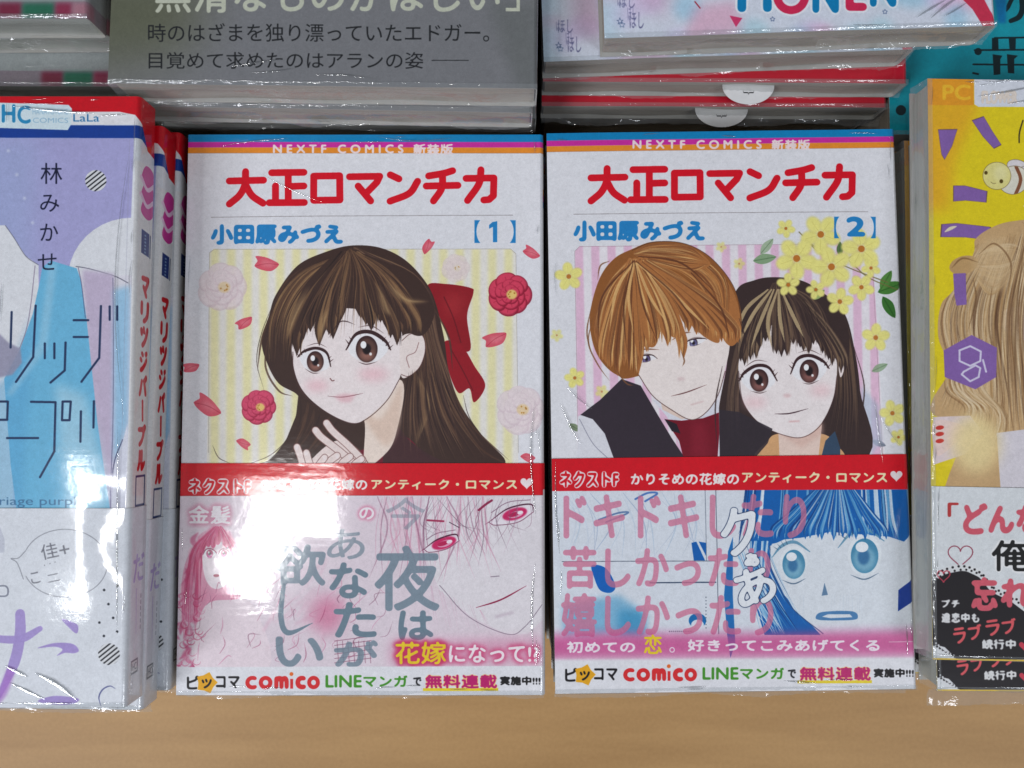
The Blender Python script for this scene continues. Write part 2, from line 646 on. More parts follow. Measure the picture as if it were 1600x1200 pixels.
def strokes_between(P, A, B, n, w, cols, a=.6, clip=None, jit=6, seed=1, tap=(.2, .05)):
    """n hair strands swept between the guide curves A and B"""
    rn = random.Random(seed)
    A = np.asarray(A, float); B = np.asarray(B, float)
    for i in range(n):
        t = rn.random()
        G = A * (1 - t) + B * t
        G = G + np.array([[rn.uniform(-jit, jit), rn.uniform(-jit, jit)] for _ in G]) * .5
        k = rn.uniform(0, .35); m = rn.uniform(.6, 1)
        Cc = curve(G, n=6); L = len(Cc)
        Cc = Cc[int(L * k * rn.random()):max(int(L * m), 4)]
        if len(Cc) < 3:
            continue
        P.S(Cc, w * rn.uniform(.4, 1.5), rn.choice(cols), a * rn.uniform(.5, 1), tap, sm=False, clip=clip)


def fringe(P, crown, tips, w, cols, seed=1, n=5, spread=10, lift=.45, clip=None):
    """pointed locks falling from the crown to the given tips"""
    rn = random.Random(seed)
    for k, (tx, ty) in enumerate(tips):
        for i in range(n):
            cx = crown[0] + (tx - crown[0]) * .12 + rn.uniform(-spread, spread) * .5
            cy = crown[1] + rn.uniform(0, spread)
            ex, ey = tx + rn.uniform(-spread, spread), ty - rn.uniform(0, spread * (2.4 if i else .4))
            mx = crown[0] + (ex - crown[0]) * (.62 + .1 * lift) ; my = crown[1] + (ey - crown[1]) * lift
            P.S([(cx, cy), (mx, my), (ex + (mx - ex) * .12, ey - (ey - my) * .35), (ex, ey)], w * (1.1 if i == 0 else rn.uniform(.12, .4)),
                cols[0] if i == 0 else rn.choice(cols[1:]), 1 if i == 0 else .65, (.35, .02), clip=clip)


def finger(P, path, w, skin=c(242, 224, 218), line=c(140, 96, 92)):
    P.S(path, w + 6, line, .9)
    P.S(path, w, skin)


def petal(P, x, y, s, rot, col=c(222, 84, 104)):
    q = math.radians(rot)
    pts = [(-1, .1), (-.5, -.5), (.3, -.55), (.9, -.35), (.75, .1), (.95, .45), (.2, .5), (-.5, .35)]
    R = [(x + s * (a * math.cos(q) - b * math.sin(q)), y + s * (a * math.sin(q) + b * math.cos(q))) for a, b in pts]
    P.F(R, col, .95, sm=True)
    P.F([((a - x) * .6 + x + s * .1, (b - y) * .5 + y) for a, b in R], c(240, 150, 160), .5, bl=s * .12, sm=True)
    P.S([R[0], (x, y), R[3]], s * .05, c(170, 40, 60), .6)


def bloom(P, x, y, s, col, dark, core, a=1, n=7, seed=0, line=.5):
    rn = random.Random(seed)
    for ring, (k, m) in enumerate(((1, n), (.68, n - 1), (.4, n - 2))):
        for i in range(m):
            q = 2 * math.pi * (i + .4 * ring + rn.uniform(-.1, .1)) / m
            cx, cy = x + math.cos(q) * s * .62 * k, y + math.sin(q) * s * .62 * k
            rx = s * .46 * (k * .7 + .3) * rn.uniform(.9, 1.15)
            P.E(cx, cy, rx, rx * .78, dark, math.degrees(q) + 90, a * .9)
            P.E(cx - s * .02, cy - s * .03, rx * .86, rx * .66, col, math.degrees(q) + 90, a, bl=s * .02)
            P.S([(x + math.cos(q) * s * .2 * k, y + math.sin(q) * s * .2 * k), (cx + math.cos(q) * s * .2 * k, cy + math.sin(q) * s * .2 * k)],
                s * .03, dark, a * line)
    P.E(x + s * .08, y, s * .24, s * .22, core, 0, a, bl=s * .02)
    for i in range(6):
        q = rn.uniform(0, 6.3)
        P.E(x + s * .08 + math.cos(q) * s * .14, y + math.sin(q) * s * .13, s * .035, s * .035, c(190, 130, 50), 0, a)


def small_flower(P, x, y, s, a=1, seed=0):
    rn = random.Random(seed)
    o = rn.uniform(0, 6)
    for i in range(5):
        q = o + 2 * math.pi * i / 5
        P.E(x + math.cos(q) * s * .58, y + math.sin(q) * s * .58, s * .46, s * .37, c(216, 204, 110), math.degrees(q), a * .55, bl=s * .04)
        P.E(x + math.cos(q) * s * .6, y + math.sin(q) * s * .6, s * .42, s * .33, c(244, 236, 138), math.degrees(q), a, bl=s * .04)
        P.S([(x, y), (x + math.cos(q) * s * .8, y + math.sin(q) * s * .8)], s * .03, c(200, 184, 90), a * .4)
    P.E(x, y, s * .17, s * .17, c(196, 120, 44), 0, a)


def leaf(P, x, y, L, rot, col, a=1):
    q = math.radians(rot); cc, ss = math.cos(q), math.sin(q)
    pts = [(0, 0), (.35, -.22), (.7, -.18), (1, 0), (.7, .18), (.3, .2)]
    P.F([(x + L * (u * cc - v * ss), y + L * (u * ss + v * cc)) for u, v in pts], col, a, sm=True)
    P.S([(x, y), (x + L * cc, y + L * ss)], L * .04, (col[0] * .6, col[1] * .7, col[2] * .6), a * .7, sm=False)


def eye(P, x, y, s, rot=0, iris=c(92, 62, 56), look=(0, 0), lid=c(60, 34, 36), side=1, calm=False):
    q = math.radians(rot)

    def t(pts):
        return [(x + s * (a * side * math.cos(q) - b * math.sin(q)), y + s * (a * side * math.sin(q) + b * math.cos(q))) for a, b in pts]
    h = .28 if calm else .74
    P.F(t([(-1, .1), (-.6, -h * .9), (.1, -h * 1.1), (.8, -h * .6), (1.05, 0), (.6, h * .75), (0, h), (-.65, h * .7)]), c(246, 244, 246), 1, sm=True)
    m = P.F(t([(-1, .1), (-.6, -h * .9), (.1, -h * 1.1), (.8, -h * .6), (1.05, 0), (.6, h * .8), (0, h * 1.05), (-.65, h * .7)]), c(246, 244, 246), 0.01, sm=True, ret=True)
    ix, iy = x + look[0] * s, y + look[1] * s
    rr = .62 if not calm else .42
    P.E(ix, iy, s * rr * .92, s * rr * 1.12, lid, 0, 1, clip=m)
    P.E(ix, iy + s * .06, s * rr * .8, s * rr * .98, iris, 0, 1, bl=s * .05, clip=m)
    P.E(ix, iy + s * .3, s * rr * .55, s * rr * .45, tuple(min(1, v * 1.9) for v in iris), 0, .7, bl=s * .12, clip=m)
    P.E(ix, iy, s * rr * .36, s * rr * .46, c(30, 18, 22), 0, 1, bl=s * .03, clip=m)
    P.E(ix - s * .17, iy - s * .22, s * .15, s * .19, (1, 1, 1), 0, 1)
    P.E(ix + s * .2, iy + s * .26, s * .07, s * .08, (1, 1, 1), 0, .9)
    P.S(t([(-1.12, .14), (-.66, -h * .95), (.1, -h * 1.18), (.86, -h * .66), (1.2, -.02)]), s * (.2 if not calm else .12), lid, 1, (.3, .3))
    P.S(t([(-.6, -h * 1.45), (.1, -h * 1.62), (.8, -h * 1.15)]), s * .05, lid, .7, (.1, .1))
    P.S(t([(-.45, h * .98), (0, h * 1.1), (.55, h * .86)]), s * .05, lid, .8, (.1, .1))
    if not calm:
        for a in (.75, .95, 1.1, -.85, -1.0):
            b = -h * .7 + (abs(a) - .7) * 1.1
            P.S(t([(a, b), (a * 1.2, b - .22)]), s * .07, lid, .9, (1, .1), sm=False)


# ---- the masthead shared by both volumes
def title_red(P, m):
    R = c(222, 6, 34)
    W = 11.6
    L = [[(235, 247), (378, 244)], [(303, 208), (300, 262), (278, 306), (235, 343)], [(302, 262), (330, 308), (376, 340)],
         [(412, 213), (546, 211)], [(481, 215), (481, 335)], [(428, 268), (428, 335)], [(485, 270), (546, 268)], [(402, 338), (548, 337)],
         [(587, 227), (695, 225), (696, 326), (587, 328), (587, 227)],
         [(736, 229), (862, 227), (850, 252), (806, 297)], [(772, 268), (824, 330)],
         [(906, 221), (942, 238)], [(1020, 248), (985, 298), (905, 331)],
         [(1166, 204), (1128, 215), (1066, 226)], [(1056, 268), (1188, 265)], [(1124, 220), (1120, 278), (1086, 330)],
         [(1222, 236), (1338, 234), (1336, 308), (1318, 324), (1296, 326)], [(1284, 200), (1276, 258), (1228, 328)]]
    for s in L:
        sharp = len(s) == 2 or s[0] == s[-1] or s[0] in ((736, 229), (1222, 236))
        P.S([m(*p) for p in s], W * .95, R, 1, sm=not sharp)


def masthead(P, H, W, SW, num, m, textx, y0, dx=0):
    P.local()
    P.F([(0, H), (SW, H), (SW, H - .24), (0, H - .24)], c(0, 132, 190))
    P.F([(0, H - .24), (SW, H - .24), (SW, H - .42), (0, H - .42)], c(208, 44, 160))
    P.F([(0, H - .42), (SW, H - .42), (SW, H - .60), (0, H - .60)], c(238, 146, 44))
    P.S([(0, H - .60), (SW, H - .60)], .015, c(120, 80, 60), .5, sm=False)
    P.view(0, 0, 1)
    x0, x1, x2, x3 = textx
    k = c(246, 226, 226)
    P.T('N E X T F   C O M I C S', (x0, y0, x1, y0 + 13), k, grow=.9)
    P.T('新装版', (x2, y0 - 1, x3, y0 + 15), k, grow=.8)
    title_red(P, m)


def footer(P, X):
    """the line of reading services at the foot of the band; X maps a template x, y"""
    def B(a, b, e, f):
        p = X(a, b); q = X(e, f)
        return (p[0], p[1], q[0], q[1])
    k = c(24, 22, 24)
    P.T('ピ', B(86, 934, 134, 988), k, grow=2.4)
    P.T('コマ', B(205, 936, 300, 984), k, grow=2.4)
    cx, cy = X(165, 962)
    st = [(cx + r * 46 * math.cos(q), cy + r * 46 * math.sin(q)) for i in range(10) for r, q in [((1.0, .72)[i % 2], i * math.pi / 5 - 1.3)]]
    P.F(st, c(236, 172, 26))
    P.T('ッ', B(146, 946, 186, 984), k, grow=1.6)
    red = c(222, 40, 44)
    for i, (ch, a, e) in enumerate((('C', 325, 372), ('O', 380, 434), ('m', 444, 500), ('c', 530, 572), ('O', 578, 628))):
        P.T(ch, B(a + 4, 938, e - 3, 984), red, grow=3.4)
    P.S([X(514, 950), X(514, 982)], 4.6, red, sm=False) if False else P.F([X(508, 946), X(520, 946), X(520, 986), X(508, 986)], red)
    dx, dy = X(513, 926); P.E(dx, dy, 8, 8, c(236, 110, 40))
    P.T('LINE', B(654, 932, 800, 980), c(70, 150, 40), grow=.8)
    P.T('マンガ', B(808, 932, 988, 978), c(70, 150, 40), grow=.8)
    P.T('で', B(1012, 940, 1046, 974), c(40, 40, 44), grow=1)
    a, b = X(1052, 984), X(1360, 996)
    P.F([a, (b[0], a[1]), b, (a[0], b[1])], c(240, 214, 40))
    P.T('無料連載', B(1062, 930, 1354, 984), c(196, 30, 110), grow=.9, halo=(c(250, 200, 120), 5, 0, .9))
    P.T('実施中!!!', B(1368, 936, 1532, 972), k, grow=1.6)


# ================================================================== volume one
BW, BH, BT = 11.3, 17.5, 1.15
SW1 = arc(BW, BT)


def print_one():
    P = Print(SW1, BH, 80, WHITE, FR_ONE)
    masthead(P, BH, BW, SW1, '1', lambda x, y: (270 + x * .375, 190 + y * .375), (427, 630, 646, 708), 226)
    P.view(270, 190, .375)
    P.S([(158, 398), (800, 392), (1418, 389)], 2.2, c(120, 110, 110), .8)
    blue = c(34, 134, 200)
    P.T('小田原みづえ', (160, 430, 706, 508), blue, grow=4.4)
    P.T('【', (1257, 410, 1281, 505), blue); P.T('】', (1405, 410, 1429, 505), blue)
    P.F([(1332, 418), (1352, 414), (1352, 502), (1334, 502), (1334, 438), (1318, 446), (1318, 430)], blue)
    # spine marks
    P.local()
    u = BW + .02
    for i, k in enumerate((c(238, 146, 44), c(208, 44, 160), c(0, 110, 180))):
        P.F([(u, BH - 1.75 - i * .2), (SW1, BH - 1.75 - i * .2), (SW1, BH - 1.95 - i * .2), (u, BH - 1.95 - i * .2)], k)
    # striped ground
    P.view(270, 370, .375)
    fr = P.F([(152, 70), (170, 50), (1410, 50), (1430, 70), (1440, 960), (140, 960)], c(238, 234, 226), 1, ret=True)
    for i in range(19):
        x = 158 + i * 68
        P.F([(x, 48), (x + 34, 48), (x + 32, 965), (x - 4, 965)], c(240, 232, 168), .8, bl=5, clip=fr)
    P.S([(148, 900), (152, 66), (172, 52), (1408, 50), (1430, 70), (1440, 900)], 2, c(140, 130, 110), .6, sm=False)
    bloom(P, 205, 210, 105, c(240, 226, 226), c(222, 200, 204), c(236, 210, 160), .75, seed=3)
    bloom(P, 1180, 130, 62, c(240, 226, 220), c(226, 208, 206), c(238, 224, 200), .6, seed=4)
    bloom(P, 1450, 720, 105, c(240, 226, 226), c(222, 202, 208), c(236, 206, 150), .75, seed=5)
    for x, y, s, r in ((390, 112, 52, 190), (1062, 40, 34, 300), (1495, 65, 38, 210), (298, 357, 38, 150), (1343, 425, 52, 160),
                       (75, 543, 36, 170), (145, 705, 62, 215), (293, 862, 32, 30), (1480, 922, 32, 20)):
        petal(P, x, y, s, r)
    bloom(P, 1405, 240, 92, c(222, 66, 96), c(150, 20, 50), c(240, 206, 120), 1, seed=6)
    bloom(P, 358, 710, 76, c(220, 78, 112), c(170, 36, 70), c(240, 200, 120), 1, seed=7)
    # bow behind the head
    P.F([(1060, 205), (1140, 196), (1240, 212), (1252, 236), (1226, 330), (1240, 470), (1170, 450), (1110, 330)], c(150, 22, 34), sm=True)
    P.F([(1130, 440), (1200, 450), (1258, 540), (1302, 620), (1256, 690), (1236, 632), (1190, 650), (1150, 560)], c(156, 22, 36), sm=True)
    P.F([(1120, 240), (1220, 240), (1200, 330), (1140, 330)], c(192, 60, 62), .45, bl=20)
    P.S([(1130, 250), (1170, 340), (1200, 440)], 5, c(100, 10, 24), .7)
    P.S([(1160, 470), (1210, 560), (1250, 640)], 5, c(100, 10, 24), .7)
    # generic girl: long brown hair
    dk, md, lt = c(66, 46, 40), c(110, 78, 58), c(184, 146, 96)
    back = [(640, 62), (745, 36), (860, 44), (960, 90), (1040, 170), (1090, 260), (1130, 420), (1150, 560), (1200, 700), (1290, 830), (1385, 945),
            (1200, 975), (300, 975), (400, 930), (480, 830), (520, 720), (520, 660), (440, 610), (390, 520), (370, 430), (400, 330), (430, 240), (520, 120)]
    hb = P.F(back, dk, sm=True, ret=True)
    strokes_between(P, [(740, 60), (520, 160), (410, 340), (400, 560)], [(740, 60), (640, 180), (540, 330), (500, 560)], 170, 6, [md, c(140, 106, 72), c(40, 26, 26), lt, c(84, 58, 46)], .5, hb, 16, 2)
    strokes_between(P, [(760, 50), (930, 200), (1010, 420), (940, 900)], [(760, 50), (1040, 190), (1130, 500), (1330, 940)], 240, 6, [md, c(130, 98, 74), c(40, 26, 28), c(90, 64, 56), c(150, 118, 88)], .5, hb, 18, 3)
    strokes_between(P, [(540, 650), (520, 780), (460, 900)], [(640, 760), (600, 860), (520, 960)], 26, 10, [md, c(40, 28, 30), c(120, 90, 70)], .4, hb, 10, 4)
    HB1 = hb
    # dress and neck
    P.F([(760, 900), (860, 870), (960, 830), (1040, 900), (1080, 975), (700, 975)], c(116, 24, 44), sm=True, clip=None)
    P.F([(930, 800), (1000, 860), (1120, 930), (1330, 975), (900, 975)], c(70, 44, 46), .95, sm=True)
    P.F([(770, 640), (800, 780), (800, 950), (880, 910), (930, 820), (955, 600)], c(244, 226, 212), sm=True)
    P.F([(770, 700), (860, 760), (935, 640), (955, 600), (945, 780), (880, 870)], c(226, 196, 176), .7, bl=10, sm=True)
    # face
    sk = c(246, 234, 232)
    face = [(505, 420), (500, 520), (524, 610), (572, 676), (654, 738), (745, 778), (806, 756), (890, 680), (945, 590), (960, 470), (930, 360), (760, 300), (600, 320)]
    fm = P.F(face, sk, sm=True, ret=True)
    P.S([(500, 480), (504, 560), (548, 660), (640, 732), (745, 777), (812, 756), (892, 682), (946, 590)], 3.5, c(80, 50, 50), .8)
    P.F([(950, 430), (990, 402), (1040, 410), (1052, 470), (1030, 540), (985, 580), (950, 575)], c(244, 230, 224), sm=True)
    P.S([(955, 432), (992, 404), (1040, 412), (1052, 470), (1030, 540), (985, 580), (952, 574)], 3, c(90, 50, 50), .8)
    P.S([(1025, 440), (1010, 480), (975, 500), (985, 545)], 3, c(130, 80, 80), .7)
    P.E(835, 572, 62, 28, c(240, 180, 190), 0, .6, bl=18)
    P.E(600, 620, 48, 24, c(240, 180, 190), 0, .6, bl=16)
    eye(P, 592, 518, 62, 12, c(96, 66, 58), (.02, .02), side=-1)
    eye(P, 812, 466, 80, 4, c(96, 66, 58), (-.05, .02))
    P.S([(655, 590), (664, 600), (672, 598)], 4, c(120, 70, 70), .9)
    P.S([(645, 664), (700, 668), (745, 662), (792, 652)], 4, c(110, 50, 60), .9, (.2, .2))
    P.F([(670, 664), (715, 652), (735, 656), (765, 654), (740, 690), (700, 690)], c(232, 170, 180), .55, bl=6)
    # fringe
    for pts in ([(700, 60), (560, 190), (500, 330), (500, 440), (560, 330), (640, 250), (700, 180)],
                [(700, 70), (600, 260), (620, 350), (720, 250), (850, 300), (900, 320), (1000, 340), (960, 160), (850, 90)],
                [(900, 120), (950, 300), (985, 396), (1050, 404), (1090, 300), (1020, 170)]):
        P.F(pts, dk, sm=True)
    cols = [dk, md, c(38, 26, 26), c(84, 60, 48), c(140, 106, 74)]
    fringe(P, (735, 60), [(498, 470), (520, 500), (548, 430), (580, 400), (606, 455), (640, 410), (668, 430), (690, 360), (780, 340), (806, 372), (838, 396), (856, 360), (884, 370), (908, 424), (940, 456), (960, 400), (985, 406), (1030, 404)], 46, cols, 5, 9, 12)
    strokes_between(P, [(740, 50), (640, 160), (540, 330), (500, 470)], [(740, 50), (900, 140), (1010, 260), (1040, 400)], 130, 4, [md, c(44, 28, 28), c(150, 112, 76), c(92, 66, 52)], .5, hb, 10, 77)
    for a_, b_, c_ in (((640, 300), (620, 360), (610, 440)), ((850, 200), (880, 290), (902, 330)), ((560, 210), (500, 330), (470, 430)), ((1000, 560), (1060, 700), (1010, 860)), ((880, 180), (960, 260), (1060, 270))):
        P.S([a_, b_, c_], 20, c(186, 150, 104), .5, (.05, .05), bl=6)
        P.S([(a_[0] + 9, a_[1]), (b_[0] + 9, b_[1]), (c_[0] + 5, c_[1])], 5, c(206, 172, 122), .6, (.05, .05), bl=1)
    P.S([(650, 420), (690, 360), (720, 352), (760, 366)], 5, c(60, 40, 40), .8, (.1, .1))
    P.F([(524, 650), (600, 720), (690, 768), (745, 790), (790, 780), (796, 860), (700, 870), (560, 900), (440, 975), (380, 975), (470, 850), (515, 740)], dk, sm=False)
    strokes_between(P, [(530, 670), (520, 780), (440, 940)], [(700, 780), (640, 850), (540, 960)], 20, 9, [md, c(44, 30, 32)], .5, None, 8, 41)
    strokes_between(P, [(985, 560), (960, 760), (960, 960)], [(1120, 560), (1200, 740), (1360, 960)], 130, 5, [md, c(140, 108, 80), c(40, 26, 28), c(92, 66, 56)], .5, HB1, 14, 88)
    # folded hands
    P.F([(560, 975), (590, 915), (680, 850), (760, 880), (812, 940), (810, 975)], c(242, 224, 218), sm=True)
    P.S([(690, 850), (760, 876), (812, 940)], 4, c(140, 96, 92), .8)
    for q, w in (([(545, 985), (536, 930), (517, 876)], 26), ([(585, 985), (566, 935), (556, 900)], 26), ([(790, 930), (730, 868), (668, 812), (640, 776)], 27), ([(760, 950), (690, 890), (620, 836), (594, 806)], 27),
                 ([(640, 985), (650, 940), (684, 912)], 26), ([(690, 985), (704, 945), (738, 916)], 26), ([(745, 985), (756, 950), (786, 926)], 25), ([(600, 985), (606, 955), (632, 920)], 25)):
        finger(P, q, w)
        e = q[-1]; P.E(e[0], e[1] + 2, 7, 10, c(246, 232, 230), 0, .9)
    # wayward strands
    for q in ([(420, 300), (372, 420), (352, 560)], [(400, 400), (386, 540), (440, 640), (500, 664)], [(1090, 300), (1150, 420), (1166, 560)], [(1160, 620), (1240, 780), (1400, 930)], [(540, 130), (470, 190), (420, 290)], [(1150, 700), (1280, 880), (1420, 960)]):
        P.S(q, 8, c(84, 58, 46), .8, (.3, .02))
    for q in ([(430, 250), (370, 400), (350, 520), (380, 640)], [(390, 340), (420, 560), (520, 660)], [(165, 870), (190, 920), (240, 945)], [(1210, 660), (1240, 760), (1330, 880)], [(1140, 540), (1180, 680), (1200, 760)], [(310, 950), (420, 900), (500, 800), (524, 650)]):
        P.S(q, 3, c(60, 44, 40), .8, (.3, .1))
    return P.image('cover one')


def obi_one():
    lo, hi = 0.0, 7.12
    fr = FR_ONE
    P = Print(SW1, hi - lo, 80, WHITE, fr)
    P.view(260, 700, .38125)
    P.F([(-200, 192), (1700, 190), (1700, 900), (-200, 905)], c(228, 214, 222), bl=6)
    rn0 = random.Random(17)
    # figure with curls at the left
    for i in range(46):
        rn = random.Random(i)
        x, y = rn.uniform(50, 190), rn.uniform(330, 880)
        if y < 560: x = 60 + rn.uniform(0, 60) + (560 - y) * .25
        P.S([(x, y), (x + rn.uniform(-40, 40), y + 34), (x + rn.uniform(-30, 30), y + 70)], rn.uniform(8, 26), rn.choice([c(206, 70, 120), c(222, 120, 156), c(236, 170, 190), c(190, 40, 96)]), .6, (.2, .2), bl=2)
    hm = P.F([(60, 700), (80, 520), (120, 380), (190, 312), (262, 340), (300, 430), (290, 560), (310, 700), (200, 640), (120, 720)], c(228, 140, 172), .8, bl=4, ret=True)
    strokes_between(P, [(200, 320), (110, 420), (70, 560), (60, 860)], [(210, 330), (150, 420), (140, 600), (130, 800)], 40, 12, [c(206, 60, 112), c(236, 180, 200), c(190, 40, 96)], .6, None, 16, 61)
    strokes_between(P, [(210, 320), (290, 420), (300, 560), (290, 800)], [(220, 330), (270, 420), (270, 600), (240, 700)], 26, 10, [c(206, 60, 112), c(236, 180, 200), c(214, 110, 150)], .6, None, 14, 62)
    P.F([(150, 420), (200, 380), (262, 400), (276, 470), (250, 550), (200, 575), (160, 530)], c(240, 226, 232), sm=True)
    eye(P, 178, 430, 24, 0, c(206, 80, 130), lid=c(150, 50, 90)); eye(P, 236, 428, 20, 0, c(206, 80, 130), lid=c(150, 50, 90))
    P.E(205, 520, 12, 6, c(170, 60, 90))
    fringe(P, (215, 318), [(136, 470), (150, 430), (170, 404), (192, 410), (214, 396), (238, 408), (262, 400), (284, 440), (292, 500)], 20, [c(214, 92, 136), c(190, 40, 96), c(236, 190, 206), c(206, 70, 120)], 9, 6, 8)
    P.F([(120, 900), (150, 660), (260, 620), (360, 650), (420, 900)], c(236, 220, 226), sm=True)
    for i in range(60):
        rn = random.Random(i + 90)
        x, y = rn.uniform(400, 720), rn.uniform(440, 880)
        P.S([(x, y), (x + rn.uniform(20, 70), y - rn.uniform(30, 90))], rn.uniform(8, 34), rn.choice([c(222, 150, 176), c(232, 180, 198), c(210, 110, 150), c(236, 214, 222)]), .4, (.2, .1), bl=6)
    P.E(660, 680, 70, 80, c(206, 70, 120), 0, .5, bl=30)
    for k in range(60):
        x0, y0 = rn0.uniform(60, 900), rn0.uniform(560, 890)
        P.S([(x0, y0), (x0 + rn0.uniform(-30, 40), y0 - rn0.uniform(10, 50)), (x0 + rn0.uniform(0, 60), y0 - rn0.uniform(30, 90))], rn0.uniform(1.5, 4), rn0.choice([c(160, 60, 100), c(206, 110, 150), c(120, 60, 90)]), .5, (.5, .05))
    for k in range(40):
        x0, y0 = rn0.uniform(50, 150), rn0.uniform(560, 890)
        t0 = np.linspace(0, 4.5, 9)
        P.S([(x0 + 16 * math.cos(t), y0 + 14 * math.sin(t)) for t in t0], rn0.uniform(2, 6), rn0.choice([c(196, 50, 100), c(220, 120, 156), c(236, 190, 206)]), .6, (.4, .1), sm=False)
    for i in range(6):
        P.S([(690, 790 + i * 18), (840, 770 + i * 18)], 3, c(120, 50, 80), .6, sm=False)
    for i in range(7):
        P.S([(700 + i * 22, 790), (706 + i * 22, 880)], 3, c(120, 50, 80), .5, sm=False)
    # large face at the right
    P.F([(1060, 200), (1540, 195), (1545, 700), (1480, 760), (1400, 765), (1250, 690), (1120, 580), (1060, 430)], c(232, 226, 230), sm=False)
    rn = random.Random(4)
    for i in range(60):
        x = rn.uniform(860, 1300)
        P.S([(x, 195), (x + rn.uniform(-30, 50), 330), (x + rn.uniform(-50, 90), rn.uniform(400, 560))], rn.uniform(1.5, 8), rn.choice([c(206, 130, 160), c(150, 90, 120), c(236, 200, 214), c(226, 170, 190)]), .5, (.5, .05))
    for q, cx, cy, ro in (([(1056, 412), (1110, 372), (1184, 350), (1200, 376), (1150, 410), (1080, 424)], 1130, 386, -18), ([(1322, 300), (1400, 244), (1492, 226), (1504, 258), (1440, 300), (1350, 312)], 1420, 266, -16)):
        em = P.F(q, c(240, 232, 238), 1, sm=True, ret=True)
        P.E(cx + 8, cy, 52, 24, c(206, 26, 92), ro, .95, clip=em, bl=1)
        P.E(cx + 12, cy + 2, 32, 13, c(240, 190, 210), ro, .8, clip=em); P.E(cx + 4, cy + 2, 24, 9, c(190, 20, 80), ro, .95, clip=em)
        P.E(cx + 30, cy - 6, 12, 7, c(248, 236, 242), ro)
        P.S([q[0], q[1], q[2], q[3]], 6, c(70, 20, 46), .9, (.2, .3)); P.S([q[0], q[5], q[4], q[3]], 3, c(110, 40, 70), .8)
        for k in range(6):
            P.S([(q[0][0] + k * 12, q[0][1] - k * 9), (q[0][0] + k * 12 - 18, q[0][1] - k * 9 + 10)], 2.5, c(120, 30, 70), .7, (1, .1), sm=False)
        P.S([(q[0][0] + 10, q[0][1] - 40), (q[1][0], q[1][1] - 26), (q[2][0], q[2][1] - 18)], 3, c(110, 60, 90), .7)
    for k in range(30):
        x0 = rn.uniform(1080, 1500)
        P.S([(x0, 200), (x0 + rn.uniform(-70, 20), 300), (x0 + rn.uniform(-110, 60), rn.uniform(330, 440))], rn.uniform(1.5, 3), rn.choice([c(120, 90, 110), c(190, 130, 160), c(150, 110, 130)]), .5, (.4, .05))
    for k in range(20):
        x0 = rn.uniform(1080, 1300)
        P.S([(x0, 560 + (x0 - 1080) * .5), (x0 + rn.uniform(10, 50), 700 + rn.uniform(0, 60))], rn.uniform(1.5, 6), rn.choice([c(230, 180, 200), c(206, 150, 176)]), .5, (.4, .05))
    P.S([(1280, 250), (1310, 226), (1334, 210)], 9, c(150, 40, 80)); P.S([(1070, 292), (1136, 296)], 8, c(170, 50, 90))
    P.S([(1160, 300), (1200, 322)], 3, c(60, 40, 60)); P.S([(1270, 652), (1370, 620), (1476, 562)], 6, c(150, 30, 70), 1, (.3, .2))
    P.S([(1350, 690), (1420, 672)], 8, c(190, 170, 185), .7, bl=3); P.S([(1330, 525), (1364, 522)], 4, c(120, 100, 120), .7)
    P.S([(1120, 560), (1240, 690), (1400, 762), (1470, 730), (1540, 640)], 3, c(110, 90, 110), .7)
    for q in ([(1290, 240), (1300, 360), (1278, 480)], [(1380, 200), (1350, 280), (1400, 420)], [(1110, 200), (1200, 300), (1260, 340)]):
        P.S(q, 3, c(120, 90, 110), .7, (.3, .05))
    # brushed lettering
    tl = c(112, 134, 148)
    P.T('今', (900, 200, 1060, 330), tl, grow=2.5, a=.45)
    P.T('夜', (856, 400, 1118, 662), tl, grow=4, a=.85)
    P.T('は', (956, 668, 1092, 782), tl, grow=3.5)
    P.T('あ', (660, 330, 812, 452), tl, grow=3, a=.7)
    P.T('な', (670, 470, 826, 610), tl, grow=4); P.T('た', (690, 634, 858, 772), tl, grow=4); P.T('が', (690, 790, 866, 892), tl, grow=3.5, a=.8)
    P.T('欲', (452, 396, 650, 560), tl, grow=4, a=.85); P.S([(480, 560), (470, 690), (500, 756), (600, 716)], 22, tl, .95, (.8, .1))
    P.T('い', (452, 776, 640, 892), tl, grow=4, a=.85)
    P.T('金髪', (92, 232, 262, 306), c(244, 236, 240), grow=2.5, halo=(c(214, 130, 160), 10, 8, .8))
    P.T('の', (792, 240, 850, 288), c(244, 236, 240), grow=2, halo=(c(220, 110, 150), 8, 6, .8))
    P.F([(920, 790), (1540, 780), (1540, 880), (920, 890)], c(214, 70, 130), .35, bl=22)
    P.T('花嫁', (940, 794, 1146, 884), c(240, 206, 40), grow=2.2, halo=(c(206, 40, 90), 14, 8, .9))
    P.T('になって!?', (1160, 806, 1524, 878), c(250, 236, 240), grow=2.5, halo=(c(214, 70, 120), 10, 7, .8))
    P.F([(-200, 898), (1700, 893), (1700, 1100), (-200, 1100)], WHITE)
    footer(P, lambda x, y: (x, y))
    # red band
    P.F([(-200, 40), (1700, 40), (1700, 188), (-200, 192)], c(218, 6, 30))
    P.S([(-200, 192), (1700, 188)], 2, c(120, 10, 20), .6, sm=False)
    P.T('ネクストF', (92, 120, 345, 184), c(218, 6, 30), grow=1.5, halo=(c(244, 232, 232), 9, 0, 1))
    P.T('かりそめの花嫁の', (395, 122, 822, 168), c(246, 236, 232), grow=2)
    P.T('アンティーク・ロマンス', (840, 124, 1437, 165), c(246, 234, 186), grow=2)
    heart(P, 1477, 138, 26, c(246, 232, 232))
    P.local()
    P.F([(BW - .02, 0), (SW1, 0), (SW1, 6.3), (BW - .02, 6.3)], c(230, 228, 230))
    return P.image('band one')


